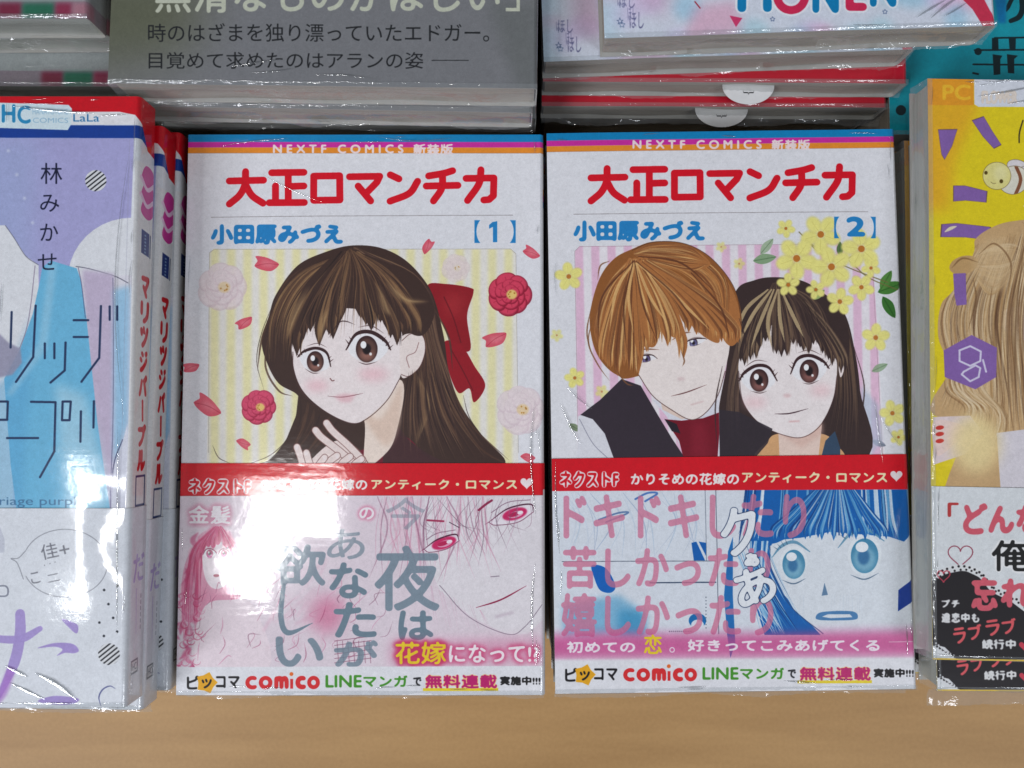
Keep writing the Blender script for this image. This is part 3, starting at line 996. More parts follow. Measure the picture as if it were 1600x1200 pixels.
def heart(P, x, y, s, col, line=0):
    t = np.linspace(0, 2 * math.pi, 40, endpoint=False)
    X = 16 * np.sin(t) ** 3; Y = -(13 * np.cos(t) - 5 * np.cos(2 * t) - 2 * np.cos(3 * t) - np.cos(4 * t))
    p = np.stack([x + X / 16 * s, y + Y / 16 * s], 1)
    if line:
        P.S(np.vstack([p, p[:1]]), line, col, sm=False)
    else:
        P.F(p, col)


# ================================================================== volume two
W2 = 11.1
SW2 = arc(W2, BT)


def print_two():
    P = Print(SW2, BH, 80, WHITE, FR_TWO)
    masthead(P, BH, W2, SW2, '2', lambda x, y: (840 + ((x - 222) * .988 + 210) * .375, 190 + (y - 13) * .375), (989, 1190, 1206, 1266), 219)
    P.view(840, 190, .375)
    P.S([(150, 385), (800, 379), (1378, 375)], 2.2, c(120, 110, 110), .8)
    blue = c(34, 134, 200)
    P.T('小田原みづえ', (152, 414, 694, 494), blue, grow=4.4)
    P.local()
    for i, k in enumerate((c(238, 146, 44), c(208, 44, 160), c(0, 110, 180))):
        P.F([(W2, BH - 1.75 - i * .2), (SW2, BH - 1.75 - i * .2), (SW2, BH - 1.95 - i * .2), (W2, BH - 1.95 - i * .2)], k)
    P.view(840, 340, .375)
    fr = P.F([(155, 140), (175, 118), (1370, 108), (1395, 130), (1450, 1010), (165, 1010)], c(240, 234, 238), 1, ret=True)
    for i in range(19):
        x = 155 + i * 68
        P.F([(x, 100), (x + 34, 100), (x + 52, 1015), (x + 16, 1015)], c(234, 192, 216), .95, bl=2, clip=fr)
    P.S([(170, 1000), (155, 140), (175, 120), (1370, 108), (1392, 130), (1440, 1000)], 2, c(150, 120, 130), .6, sm=False)
    for x, y, s, k in ((130, 245, 58, 1), (155, 668, 42, 2), (268, 725, 28, 3), (765, 122, 22, 4), (840, 192, 24, 5), (1410, 500, 58, 6), (1480, 815, 54, 7), (1505, 915, 34, 8), (80, 490, 26, 9)):
        small_flower(P, x, y, s, .95 if s > 30 else .6, k)
    leaf(P, 1395, 640, 70, -25, c(140, 170, 130), .8); leaf(P, 1395, 930, 60, 20, c(120, 130, 150), .8); leaf(P, 130, 860, 60, 30, c(110, 130, 90), .8)
    P.F([(1350, 700), (1420, 780), (1440, 930), (1370, 1010), (1340, 1010)], c(190, 200, 220), .7, bl=8)
    # --- generic couple, she at the right
    hd, hm_, hl = c(60, 44, 42), c(92, 70, 60), c(196, 172, 130)
    hair = [(830, 300), (900, 262), (980, 248), (1100, 262), (1200, 320), (1280, 400), (1320, 540), (1345, 720), (1355, 1010), (740, 1010), (755, 800), (790, 600), (790, 440)]
    hb = P.F(hair, hd, sm=True, ret=True)
    strokes_between(P, [(960, 262), (860, 450), (800, 700), (780, 1000)], [(1000, 262), (930, 460), (840, 700), (860, 1000)], 150, 6, [hm_, c(40, 28, 30), c(150, 124, 94), c(100, 76, 66)], .55, hb, 12, 21)
    strokes_between(P, [(1020, 270), (1200, 450), (1250, 700), (1200, 1000)], [(1060, 270), (1270, 420), (1330, 700), (1340, 1000)], 150, 6, [hm_, c(40, 28, 30), c(120, 94, 72)], .5, hb, 12, 22)
    # her collar
    P.F([(920, 1010), (960, 930), (1010, 900), (1180, 900), (1240, 940), (1260, 1010)], c(220, 170, 120), sm=True)
    P.F([(1180, 1010), (1200, 930), (1240, 890), (1262, 960), (1262, 1010)], c(54, 76, 100), sm=False)
    P.F([(1000, 820), (1010, 1010), (1170, 1010), (1190, 820)], c(238, 212, 198))
    P.F([(1000, 850), (1090, 920), (1190, 850), (1190, 900), (1100, 960), (1005, 900)], c(220, 180, 166), .6, bl=8)
    f2 = [(850, 560), (838, 660), (858, 770), (930, 860), (1030, 906), (1110, 912), (1180, 860), (1230, 760), (1248, 650), (1240, 520), (1150, 440), (930, 450)]
    P.F(f2, c(246, 236, 234), sm=True)
    P.S([(838, 640), (858, 770), (930, 862), (1032, 908), (1110, 914), (1182, 862), (1232, 760), (1248, 660)], 3.5, c(80, 50, 50), .7)
    P.F([(1254, 600), (1276, 596), (1276, 640), (1262, 664)], c(244, 230, 226), sm=True)
    P.E(905, 770, 50, 24, c(240, 184, 190), 0, .5, bl=16); P.E(1180, 720, 45, 24, c(240, 184, 190), 0, .5, bl=16)
    eye(P, 922, 676, 68, -4, c(92, 60, 56), (.02, .03), side=-1); eye(P, 1132, 636, 70, -4, c(92, 60, 56), (0, .05))
    P.E(1040, 742, 16, 8, c(226, 190, 190), 0, .8, bl=4)
    P.S([(988, 818), (1050, 816), (1128, 796)], 5, c(60, 30, 40), .95, (.2, .2)); P.S([(1050, 850), (1090, 848)], 5, c(220, 160, 160), .8, bl=2)
    for pts in ([(960, 262), (870, 400), (844, 560), (930, 480), (1000, 440), (1110, 450), (1200, 500), (1290, 600), (1290, 440), (1200, 340), (1060, 270)],):
        P.F(pts, hd, sm=True)
    fringe(P, (1000, 272), [(846, 600), (866, 618), (888, 596), (908, 590), (930, 540), (958, 520), (986, 570), (1012, 582), (1042, 580), (1064, 530), (1090, 545), (1112, 560), (1134, 568), (1160, 530), (1186, 570), (1208, 596), (1232, 620), (1258, 650), (1284, 640)],
           34, [hd, hm_, c(40, 28, 28), c(120, 94, 72), c(150, 124, 96)], 6, 9, 10)
    strokes_between(P, [(990, 270), (900, 400), (860, 580)], [(1010, 270), (1180, 360), (1270, 620)], 120, 4, [hm_, c(40, 28, 28), c(130, 104, 80)], .5, None, 8, 78)
    for q in ([(975, 300), (900, 400), (850, 500)], [(985, 300), (930, 430), (890, 540)], [(1000, 300), (960, 430), (975, 540)], [(1005, 300), (1010, 420), (1030, 520)], [(1015, 300), (1070, 420), (1110, 500)], [(960, 300), (870, 380), (830, 480)]):
        P.S(q, 15, hl, .85, (.4, .02))
    # --- he at the left
    P.F([(165, 1010), (168, 830), (230, 780), (300, 760), (380, 1010)], c(226, 226, 232), sm=False)
    P.S([(175, 840), (230, 940), (290, 1000)], 3, c(120, 120, 140), .7)
    P.F([(178, 822), (260, 760), (350, 672), (430, 700), (500, 820), (560, 920), (620, 1010), (320, 1010), (280, 900), (230, 840)], c(54, 44, 54), sm=False)
    P.F([(760, 800), (840, 810), (980, 880), (960, 940), (900, 1010), (740, 1010)], c(52, 44, 52), .9, sm=False)
    P.F([(480, 760), (540, 830), (620, 1010), (760, 1010), (756, 760)], c(226, 226, 234), sm=False)
    P.F([(500, 700), (520, 800), (600, 840), (690, 826), (750, 740)], c(232, 208, 194), sm=False)
    P.F([(530, 840), (600, 846), (690, 836), (756, 812), (758, 900), (750, 1010), (610, 1010), (590, 930)], c(122, 12, 34), sm=False)
    P.F([(640, 850), (700, 850), (720, 1000), (640, 1000)], c(160, 40, 60), .4, bl=14)
    P.F([(528, 838), (580, 860), (596, 900), (560, 890)], c(40, 30, 40))
    bh = [(395, 130), (480, 100), (600, 105), (700, 150), (780, 230), (830, 320), (850, 420), (840, 500), (800, 520), (420, 660), (330, 655), (260, 590), (225, 500), (220, 390), (260, 250), (320, 170)]
    P.F(bh, c(150, 92, 44), sm=True)
    f1 = [(400, 560), (420, 650), (480, 740), (560, 800), (640, 842), (700, 812), (750, 740), (780, 640), (800, 520), (760, 440), (600, 400), (430, 460)]
    P.F(f1, c(246, 234, 228), sm=True)
    P.S([(418, 650), (480, 742), (560, 802), (640, 842), (702, 812), (752, 740), (782, 640)], 3.5, c(90, 60, 56), .8)
    eye(P, 450, 588, 44, -8, c(110, 100, 150), (.1, .05), side=-1, calm=True); eye(P, 655, 520, 44, -14, c(110, 110, 160), (-.1, .05), calm=True)
    P.S([(400, 556), (450, 548), (508, 550)], 6, c(120, 70, 50), .8, (.3, .1)); P.S([(560, 510), (610, 482), (640, 478)], 6, c(120, 70, 50), .8, (.3, .1))
    P.E(598, 672, 16, 7, c(220, 190, 190), 0, .7, bl=3); P.S([(556, 744), (620, 728), (706, 696)], 4.5, c(100, 50, 50), .9, (.2, .2))
    P.S([(640, 780), (690, 766)], 5, c(210, 170, 170), .6, bl=2)
    br, dkb, ltb = c(178, 114, 62), c(110, 64, 36), c(234, 188, 122)
    for pts in ([(400, 170), (290, 280), (235, 440), (262, 560), (310, 620), (350, 480), (370, 350)],
                [(400, 180), (340, 320), (320, 480), (352, 560), (400, 590), (420, 500), (420, 400)],
                [(405, 180), (390, 330), (410, 480), (470, 540), (500, 500), (470, 330)],
                [(410, 180), (450, 330), (510, 440), (570, 500), (580, 440), (560, 330)],
                [(415, 180), (530, 300), (620, 420), (700, 500), (760, 510), (700, 340), (560, 220)],
                [(420, 170), (600, 230), (700, 330), (780, 515), (830, 520), (848, 420), (780, 250), (600, 130)],
                [(400, 150), (480, 110), (620, 115), (720, 190), (640, 220), (500, 190)]):
        k = P.F(pts, br, sm=True, ret=True)
        n = len(pts)
        strokes_between(P, [pts[0], pts[1], pts[2], pts[3]], [pts[0], pts[-1], pts[-2], pts[3]], 90, 6, [dkb, c(200, 136, 74), c(136, 82, 46), ltb, c(160, 98, 52)], .7, k, 14, n + int(pts[1][0]))
    fringe(P, (404, 172), [(268, 596), (300, 630), (334, 660), (356, 620), (384, 640), (412, 656), (432, 600), (452, 560), (476, 545), (508, 525), (548, 540), (600, 588), (580, 520), (622, 480), (664, 490), (704, 504), (744, 512), (776, 520), (806, 524), (838, 524)],
           40, [br, dkb, c(206, 142, 80), c(140, 84, 46), ltb], 7, 12, 12)
    for q in ([(402, 190), (380, 330), (400, 480)], [(412, 190), (470, 330), (540, 440)], [(408, 190), (430, 300), (470, 420)], [(398, 190), (330, 300), (300, 470)], [(416, 190), (540, 290), (640, 390), (720, 470)]):
        P.S(q, 12, ltb, .8, (.6, .02))
    for q in ([(400, 180), (360, 360), (372, 560)], [(404, 180), (440, 360), (500, 520)], [(410, 180), (560, 310), (660, 440)], [(400, 180), (270, 330), (250, 540)], [(420, 160), (600, 190), (760, 330)], [(640, 230), (760, 370), (800, 500)]):
        P.S(q, 8, c(92, 50, 30), .75, (.5, .02))
    P.S([(395, 135), (480, 102), (600, 105), (700, 150), (780, 230), (830, 320), (850, 440)], 3, c(70, 40, 30), .7)
    for q in ([(230, 420), (212, 520), (250, 610), (300, 680)], [(222, 380), (206, 480), (226, 570)], [(840, 420), (868, 520), (850, 600)], [(330, 640), (370, 690), (400, 700)], [(600, 560), (612, 596), (604, 620)],
              [(1320, 540), (1362, 700), (1350, 860), (1370, 980)], [(770, 620), (742, 780), (748, 960)], [(300, 180), (262, 200), (250, 260)]):
        P.S(q, 6, c(130, 84, 52) if q[0][0] < 700 else c(60, 44, 42), .8, (.3, .02))
    # spray of yellow flowers, drawn over the number
    for x, y, L, r, k in ((900, 180, 95, -10, c(140, 170, 130)), (930, 150, 80, -50, c(170, 190, 160)), (1260, 160, 60, -90, c(90, 120, 70)), (1420, 310, 110, -20, c(70, 130, 50)), (1440, 330, 100, 60, c(56, 116, 44)), (1430, 300, 90, -60, c(86, 140, 60)), (1150, 340, 60, -40, c(160, 180, 110))):
        leaf(P, x, y, L, r, k)
    for q in ([(1090, 60), (1180, 150), (1300, 210), (1460, 270)], [(1140, 110), (1250, 180), (1330, 150)], [(1300, 180), (1380, 250), (1500, 300)]):
        P.S(q, 5, c(120, 110, 60), .8)
    for x, y, s, k in ((1035, 45, 38, 11), (1180, 70, 82, 12), (1080, 170, 86, 13), (1225, 205, 84, 14), (1350, 130, 82, 15), (1045, 280, 48, 16), (1160, 300, 40, 17), (1260, 350, 56, 18), (1350, 290, 54, 19), (1390, 210, 40, 20)):
        small_flower(P, x, y, s, 1, k)
    P.view(840, 190, .375)
    P.T('【', (1236, 396, 1257, 486), blue); P.T('】', (1388, 396, 1410, 486), blue); P.T('2', (1290, 400, 1362, 474), blue, grow=3.6)
    return P.image('cover two')


def obi_two():
    P = Print(SW2, 7.22, 80, WHITE, FR_TWO)
    P.view(840, 700, .38125)
    P.F([(60, 170), (1600, 165), (1600, 760), (70, 765)], c(222, 228, 236))
    rn = random.Random(8)
    for i in range(26):                                    # faint drawing in the upper left frame
        x = rn.uniform(90, 640)
        P.S([(x, 180), (x + rn.uniform(20, 90), 300), (x + rn.uniform(-20, 140), 450)], rn.uniform(1.5, 6), rn.choice([c(150, 170, 200), c(180, 200, 220), c(206, 216, 230)]), .6, (.4, .1))
    P.S([(400, 205), (450, 180), (490, 182), (440, 214)], 8, c(50, 100, 180), .8); P.S([(250, 290), (330, 262), (370, 262), (280, 300)], 7, c(50, 90, 150), .7)
    P.S([(100, 462), (730, 460)], 3, c(60, 70, 90), .8, sm=False); P.S([(730, 168), (742, 760)], 3, c(60, 70, 90), .8, sm=False)
    P.S([(460, 550), (730, 548)], 5, c(40, 60, 90), .9, sm=False); P.S([(686, 168), (692, 460)], 2.5, c(70, 80, 100), .7, sm=False)
    P.F([(630, 385), (650, 380), (686, 458), (640, 458)], c(0, 96, 180)); P.F([(660, 380), (690, 385), (690, 440)], c(0, 96, 180))
    P.F([(222, 478), (280, 490), (318, 560), (300, 590), (256, 580), (232, 530)], c(0, 100, 190), sm=True)
    P.F([(105, 640), (330, 600), (432, 670), (432, 760), (105, 765)], c(120, 180, 214), .9, bl=12); P.F([(330, 660), (440, 670), (440, 765), (330, 765)], c(60, 150, 196), .8, bl=14)
    P.E(655, 706, 36, 30, c(0, 110, 180)); P.E(655, 724, 26, 22, c(226, 232, 240))
    for i in range(22):
        P.E(540 + 8 * i if i < 12 else 690, 750 if i < 12 else 610 + 14 * (i - 12), 2.5, 2.5, c(60, 70, 90), 0, .8)
    # face in blue ink
    bl = c(0, 98, 178)
    P.F([(850, 168), (1545, 165), (1560, 320), (1500, 380), (1440, 360), (1200, 340), (960, 390), (950, 480), (1010, 600), (1160, 765), (930, 765), (880, 600), (870, 400)], bl)
    P.F([(780, 420), (800, 360), (800, 600), (810, 800), (790, 860), (776, 760), (764, 600)], bl, .9)
    for i in range(46):
        x = rn.uniform(850, 1540)
        P.S([(x, 168), (x + (x - 1200) * .04, 280), (x + (x - 1200) * .1 + rn.uniform(-14, 14), rn.uniform(330, 400))], rn.uniform(3, 13), rn.choice([c(226, 234, 242), c(226, 234, 242), c(120, 180, 220), c(0, 60, 130)]), .85, (.9, .05))
    for i in range(16):
        x = rn.uniform(840, 950)
        P.S([(x, 380), (x + rn.uniform(-30, 10), 520), (x + rn.uniform(0, 60), 650), (x + rn.uniform(30, 120), 760)], rn.uniform(4, 12), rn.choice([c(226, 234, 242), c(140, 190, 224)]), .85, (.6, .1))
    P.F([(950, 400), (1010, 372), (1200, 352), (1440, 372), (1540, 400), (1560, 600), (1560, 760), (1170, 765), (1050, 660), (960, 500)], c(224, 230, 236), sm=False)
    P.S([(952, 400), (960, 500), (1040, 650), (1170, 760)], 4, c(40, 70, 120), .8)
    for (x, y, s) in ((1050, 470, 60), (1340, 435, 72)):
        P.E(x, y, s * .95, s * 1.2, c(232, 238, 242)); P.E(x, y + 4, s * .78, s * 1.0, c(70, 140, 176), 0, 1)
        P.E(x, y + 18, s * .62, s * .7, c(140, 190, 212), 0, .8, bl=8); P.E(x - 4, y + 8, s * .34, s * .46, c(50, 110, 160), 0, .9, bl=4)
        P.E(x - s * .15, y - s * .45, s * .36, s * .3, c(238, 242, 246))
        P.S([(x - s * 1.5, y - s * .4), (x - s * .8, y - s * 1.2), (x + s * .1, y - s * 1.45), (x + s * 1.1, y - s * .8)], 13, c(96, 150, 180), .9, (.2, .3))
        P.S([(x - s * .8, y + s * 1.15), (x, y + s * 1.4), (x + s * .8, y + s * 1.05)], 5, c(60, 90, 120), .8, (.2, .2))
        for k in range(4):
            P.S([(x - s * (1.1 - k * .22), y - s * (.95 + k * .12)), (x - s * (1.4 - k * .26), y - s * (1.15 + k * .2))], 4, c(60, 90, 120), .8, (1, .1), sm=False)
    fringe(P, (1230, 100), [(x, 352 + 26 * abs(math.sin(x * .05))) for x in range(960, 1450, 26)], 20, [bl, c(226, 234, 242), c(120, 180, 220), c(0, 60, 130)], 12, 5, 9, .6)
    for i in range(34):
        x = rn.uniform(860, 1010); y = rn.uniform(380, 560)
        P.S([(x - 60 + (y - 380) * .2, y), (x - 30 + (y - 380) * .35, y + 90), (x + 20 + (y - 380) * .5, y + 200)], rn.uniform(1.5, 5), rn.choice([c(226, 234, 242), c(0, 60, 130), c(130, 186, 222)]), .8, (.4, .05))
    for i in range(16):
        x = rn.uniform(1040, 1520)
        P.S([(x, 600), (x + rn.uniform(-8, 8), 700)], 2, c(150, 180, 206), .35, (.1, .1), sm=False)
    P.F([(1176, 550), (1190, 600), (1164, 604)], c(70, 110, 150), .8)
    P.F([(1140, 690), (1170, 670), (1290, 668), (1312, 694), (1280, 704), (1160, 704)], c(60, 120, 176), .9, sm=True)
    P.F([(1165, 690), (1190, 680), (1280, 680), (1290, 692), (1200, 696)], c(226, 232, 238))
    P.F([(1478, 580), (1546, 528), (1548, 620), (1476, 668)], c(20, 60, 150))
    # large pink lines
    pk = c(214, 118, 150)
    P.T('ドキドキしたり', (110, 188, 1098, 364), pk, grow=3.4, a=.78)
    P.T('苦しかったり', (108, 402, 950, 570), pk, grow=3.4, a=.78)
    P.T('嬉しかったり', (100, 596, 962, 770), pk, grow=3.4, a=.78)
    # outlined shout
    out, inn = c(40, 60, 100), c(236, 240, 244)
    for g, k in ((9, out), (4.5, inn)):
        for box, ch, r in (((750, 240, 905, 430), 'ク', -14), ((850, 430, 905, 480), 'ぁ', 0), ((812, 490, 968, 640), 'あ', -18)):
            P.T(ch, box, k, grow=g, rot=r)
    P.F([(60, 765), (300, 756), (700, 762), (1600, 745), (1600, 850), (70, 862)], c(206, 70, 140), .8, bl=18)
    P.T('初めての', (120, 792, 398, 838), c(246, 232, 240), grow=1.8); P.T('恋', (436, 764, 508, 842), c(240, 210, 40), grow=3)
    P.T('。', (540, 815, 562, 838), c(246, 232, 240)); P.T('好きってこみあげてくる', (615, 784, 1400, 832), c(246, 232, 240), grow=1.8)
    P.S([(1440, 794), (1540, 792)], 3, c(240, 200, 220), .8, sm=False)
    P.F([(0, 868), (1700, 858), (1700, 1100), (0, 1100)], WHITE, bl=3)
    footer(P, lambda x, y: (x + (28 if x < 1000 else 20) - (x - 86) * .008, y - 32))
    P.F([(40, 20), (1700, 5), (1700, 164), (40, 172)], c(218, 6, 30))
    P.T('ネクストF', (92, 90, 330, 156), c(218, 6, 30), grow=1.5, halo=(c(244, 232, 232), 9, 0, 1))
    P.T('かりそめの花嫁の', (382, 98, 824, 146), c(246, 236, 232), grow=2)
    P.T('アンティーク・ロマンス', (838, 94, 1432, 138), c(246, 234, 186), grow=2)
    heart(P, 1470, 108, 25, c(246, 232, 232))
    P.local()
    P.F([(W2 - .02, 0), (SW2, 0), (SW2, 6.3), (W2 - .02, 6.3)], c(230, 228, 230))
    return P.image('band two')


# ================================================================== the lilac volume at the left
LT = 1.1
SWL = arc(BW, LT)


def hatch_disc(P, x, y, r, n=4):
    m = P.E(x, y, r, r, c(222, 224, 226), 0, 1, ret=True)
    for i in range(-n, n + 1):
        o = i * r * 2 / n
        P.S([(x - 1.5 * r + o * .5, y + 1.5 * r * .8 + o * .5), (x + 1.5 * r + o * .5, y - 1.5 * r * .8 + o * .5)], r * .13, c(20, 22, 30), 1, sm=False, clip=m)


def print_lilac():
    H = BH
    P = Print(SWL, H, 66, c(226, 230, 234), FR_LEFT)
    P.view(0, 0, 1)
    lil = c(170, 168, 214)
    P.F([(-300, 215), (209, 215), (204, 344), (120, 420), (60, 470), (-300, 470)], lil)
    P.F([(-300, 215), (60, 215), (50, 420), (-300, 420)], c(160, 176, 216), .6, bl=18)
    P.E(205, 440, 100, 100, c(226, 228, 232), 0, 1)
    P.F([(106, 425), (209, 430), (209, 560), (106, 560)], c(222, 220, 228))
    P.F([(-300, 352), (8, 352), (22, 372), (40, 400), (60, 414), (60, 600), (-300, 600)], c(226, 228, 232))
    P.S([(8, 352), (22, 372), (40, 400), (60, 414)], 1.2, c(80, 80, 100), .7)
    P.E(205, 440, 100, 100, c(226, 228, 232), 0, 1, clip=P.F([(110, 300), (205, 300), (205, 430), (110, 430)], lil, 0, ret=True))
    P.S([(118, 416), (140, 420), (178, 431), (200, 442)], 1.3, c(60, 60, 80), .8)
    # neck cloth and sleeves
    P.view(0, 440, .31667)
    bl = c(110, 186, 222)
    P.F([(60, 440), (400, 440), (640, 60), (640, 1140), (60, 1140)], c(206, 210, 226))
    P.F([(405, -60), (560, -40), (556, 1140), (440, 1140), (430, 300)], c(196, 182, 206), 1, bl=8)
    P.F([(560, 40), (640, 20), (630, 700), (604, 780), (560, 900)], c(150, 196, 226), .9, bl=12)
    P.F([(207, -70), (250, -104), (378, -66), (400, 0), (425, 180), (450, 420), (480, 700), (545, 1140), (80, 1140), (50, 900), (20, 480), (100, 330), (160, 160), (195, 0)], bl)
    P.F([(160, 160), (100, 330), (20, 480), (-100, 560), (-100, 1140), (100, 1140), (140, 600)], c(90, 168, 214), .5, bl=20)
    P.F([(240, -90), (280, -90), (230, 330), (60, 560), (30, 560), (190, 300)], c(160, 208, 232), .6, bl=10)
    P.F([(270, 500), (420, 560), (540, 1000), (540, 1140), (330, 1140), (290, 800)], c(190, 222, 236), .6, bl=24)
    P.F([(0, 260), (40, 300), (100, 330), (108, 400), (60, 460), (-40, 480), (-300, 480), (-300, 230)], c(150, 148, 172), .9, bl=4)
    P.S([(172, -80), (150, 120), (128, 240), (96, 330)], 4, c(110, 90, 120), .7); P.S([(385, -70), (402, 20), (420, 180)], 4, c(80, 70, 110), .7)
    P.S([(556, -20), (558, 300), (556, 700), (546, 1000), (545, 1140)], 4, c(80, 80, 120), .7); P.S([(604, 780), (566, 880), (548, 1000)], 5, c(60, 60, 100), .8)
    P.F([(566, 900), (604, 790), (628, 700), (640, 1140), (548, 1140)], c(218, 220, 232))
    nv = c(24, 44, 84)
    for q in ([(175, 118), (163, 372), (78, 495)], [(220, 305), (220, 378)], [(267, 305), (267, 378)], [(322, 300), (318, 438), (248, 498)], [(362, 190), (434, 190)],
              [(362, 273), (432, 273)], [(497, 120), (488, 376), (400, 494)], [(540, 122), (540, 188)], [(577, 122), (577, 188)], [(152, 593), (273, 595), (267, 838), (196, 965)],
              [(308, 592), (348, 592), (342, 684), (305, 684), (308, 592)], [(398, 640), (396, 790)], [(462, 590), (460, 720)], [(-8, 592), (38, 592), (34, 682), (-8, 682)],
              [(33, 772), (187, 772)], [(57, 150), (52, 325)]):
        P.S(q, 11, nv, .95, sm=False)
    P.T('marriage purple', (-150, 1062, 420, 1116), c(60, 110, 150), a=.9)
    P.view(0, 140, .26667)
    for ch, b in (('林', (238, 430, 364, 552)), ('み', (235, 615, 346, 716)), ('か', (235, 785, 340, 886)), ('せ', (220, 960, 330, 1056))):
        P.T(ch, b, c(16, 20, 50), grow=.6)
    hatch_disc(P, 560, 533, 62)
    for x, y in ((48, 358), (98, 498), (143, 636), (190, 780)):
        P.E(x, y, 9, 9, c(214, 220, 240), 0, .8, bl=3)
    # header stripes run on over the spine and sag there
    P.local()
    red, navy = c(206, 10, 30), c(18, 62, 150)
    P.F([(0, H), (SWL, H), (SWL, H - 1.6), (BW + .45, H - 1.45), (BW + .2, H - 1.0), (BW - .15, H - .55), (BW - .6, H - .46), (0, H - .46)], red)
    P.F([(0, H - .46), (BW - .6, H - .46), (BW - .15, H - .56), (BW + .12, H - .84), (0, H - .84)], c(232, 232, 234))
    P.F([(0, H - .84), (BW + .12, H - .86), (BW + .5, H - 1.5), (BW + .4, H - 1.36), (BW + .1, H - 1.24), (0, H - 1.22)], navy)
    P.view(0, 140, .26667)
    P.F([(-300, 66), (400, 88), (420, 110), (416, 200), (396, 236), (-300, 215)], c(214, 232, 238))
    tq = c(40, 140, 190)
    P.T('H', (12, 88, 86, 190), tq, grow=5); P.T('C', (104, 96, 176, 196), tq, grow=3)
    P.T('HANATOYUME', (190, 112, 396, 144), c(150, 190, 214)); P.T('COMICS', (192, 164, 398, 194), c(150, 190, 214), grow=1)
    P.T('LaLa', (428, 142, 580, 186), c(20, 110, 170), grow=.5)
    # spine
    P.local()
    x0, x1 = BW - .02, SWL
    m = BW + .5
    P.F([(x0 - .1, H - 1.9), (x1, H - 1.9), (x1, 0), (x0 - .1, 0)], c(232, 232, 232))
    for i, (v0, v1) in enumerate(((2.0, 2.55), (2.5, 3.0), (2.95, 3.5))):
        P.F([(m - .36, H - v0 - .25), (m - .1, H - v0 + .08), (m + .36, H - v0), (m + .42, H - v0 - .35), (m + .1, H - v1), (m - .3, H - v1 + .1)], c(206, 50, 150), sm=True)
    for v in (2.45, 2.95):
        P.S([(m - .4, H - v + .12), (m, H - v - .16), (m + .42, H - v + .06)], .13, c(236, 200, 226), 1)
    P.F([(m - .3, H - 3.85), (m + .2, H - 3.9), (m + .2, H - 4.6), (m - .3, H - 4.55)], c(24, 50, 120))
    P.S([(m + .27, H - 3.95), (m + .27, H - 4.6)], .06, c(60, 80, 120), sm=False)
    for i in range(6):
        P.E(m - .05, H - 4.0 - i * .1, .06, .03, c(120, 150, 190))
    P.col('マリッジパープル', m + .02, H - 5.2, H - 11.0, .46, red, grow=.05)
    P.F([(m - .3, H - 11.05), (m + .3, H - 11.05), (m + .3, H - 11.95), (m - .3, H - 11.95)], c(40, 60, 110))
    P.F([(m - .24, H - 11.11), (m + .24, H - 11.11), (m + .24, H - 11.89), (m - .24, H - 11.89)], c(232, 232, 232))
    P.S([(x0 - .28, H - 1.3), (x0 - .28, 0)], .02, c(150, 150, 170), .4, sm=False)
    return P.image('cover lilac')


def obi_lilac():
    P = Print(SWL, 5.56, 66, c(222, 226, 232), FR_LEFT)
    P.view(0, 780, .28333)
    k = c(110, 112, 122)
    t = np.linspace(-2.75, 2.75, 50)
    P.S([(360 + 235 * math.cos(a), 350 + 188 * math.sin(a)) for a in t], 4, k, .8, sm=False)
    P.S([(142, 280), (100, 322), (60, 325), (95, 350), (130, 440)], 4, k, .8)
    P.T('佳', (226, 240, 320, 326), k, rot=-12, grow=.5); P.T('+', (328, 250, 384, 300), k, rot=-12); P.T('こ', (170, 400, 220, 462), k, rot=-12); P.T('二', (260, 410, 330, 452), k, rot=-12)
    for x, y in ((246, 362), (276, 352), (304, 344)):
        P.E(x, y, 3, 3, k)
    P.F([(-60, 150), (0, 150), (25, 220), (24, 290), (-60, 300)], c(196, 200, 212), .9)
    P.S([(-20, 478), (30, 476), (46, 500), (36, 530), (-20, 532)], 8, c(120, 124, 140), .9)
    pu = c(166, 146, 208)
    P.S([(112, 630), (112, 740), (80, 900), (-10, 1100)], 58, pu, .95, (.9, .4)); P.S([(-60, 766), (110, 770), (222, 712)], 42, pu, .95, (.9, .7))
    P.S([(60, 950), (20, 1060), (-20, 1110)], 46, c(170, 110, 200), .7, bl=6)
    P.F([(342, 658), (420, 684), (434, 710), (424, 738), (392, 716)], pu, sm=True)
    P.F([(208, 820), (300, 792), (400, 796), (436, 832), (410, 848), (360, 846), (314, 862), (346, 828), (300, 812)], pu, sm=True)
    P.F([(210, 1112), (300, 1084), (420, 1096), (432, 1114), (380, 1132), (290, 1130)], pu, sm=True)
    for x, y in ((652, 474), (600, 576), (626, 652), (575, 752), (576, 498), (550, 678), (648, 728)):
        P.E(x, y, 7, 7, c(30, 34, 44))
    hatch_disc(P, 603, 853, 60)
    P.S([(636, 1044), (606, 1030), (566, 1050), (546, 1092), (556, 1140)], 7, c(80, 86, 140), .9, (.3, .3))
    P.local()
    m = BW + .5
    P.T('だ', (m - .3, 4.2, m + .35, 3.4), pu, grow=.02, a=.7); P.S([(m - .1, 3.2), (m - .05, 1.9)], .1, pu, .6, (.4, .2))
    P.F([(m - .32, 1.2), (m + .1, 1.2), (m + .1, .8), (m - .32, .8)], c(120, 124, 130)); P.F([(m - .27, 1.15), (m + .05, 1.15), (m + .05, .85), (m - .27, .85)], c(214, 216, 218))
    P.T('HC', (m - .22, 1.1, m + .02, .9), c(90, 94, 104))
    for i in range(6):
        P.S([(m + .2, 3.0 - i * .18), (m + .2, 2.9 - i * .18)], .03, c(60, 60, 80), .7, sm=False)
    return P.image('band lilac')


# ================================================================== the yellow volume at the right
YW = 11.2
SWY = arc(YW, 1.15)


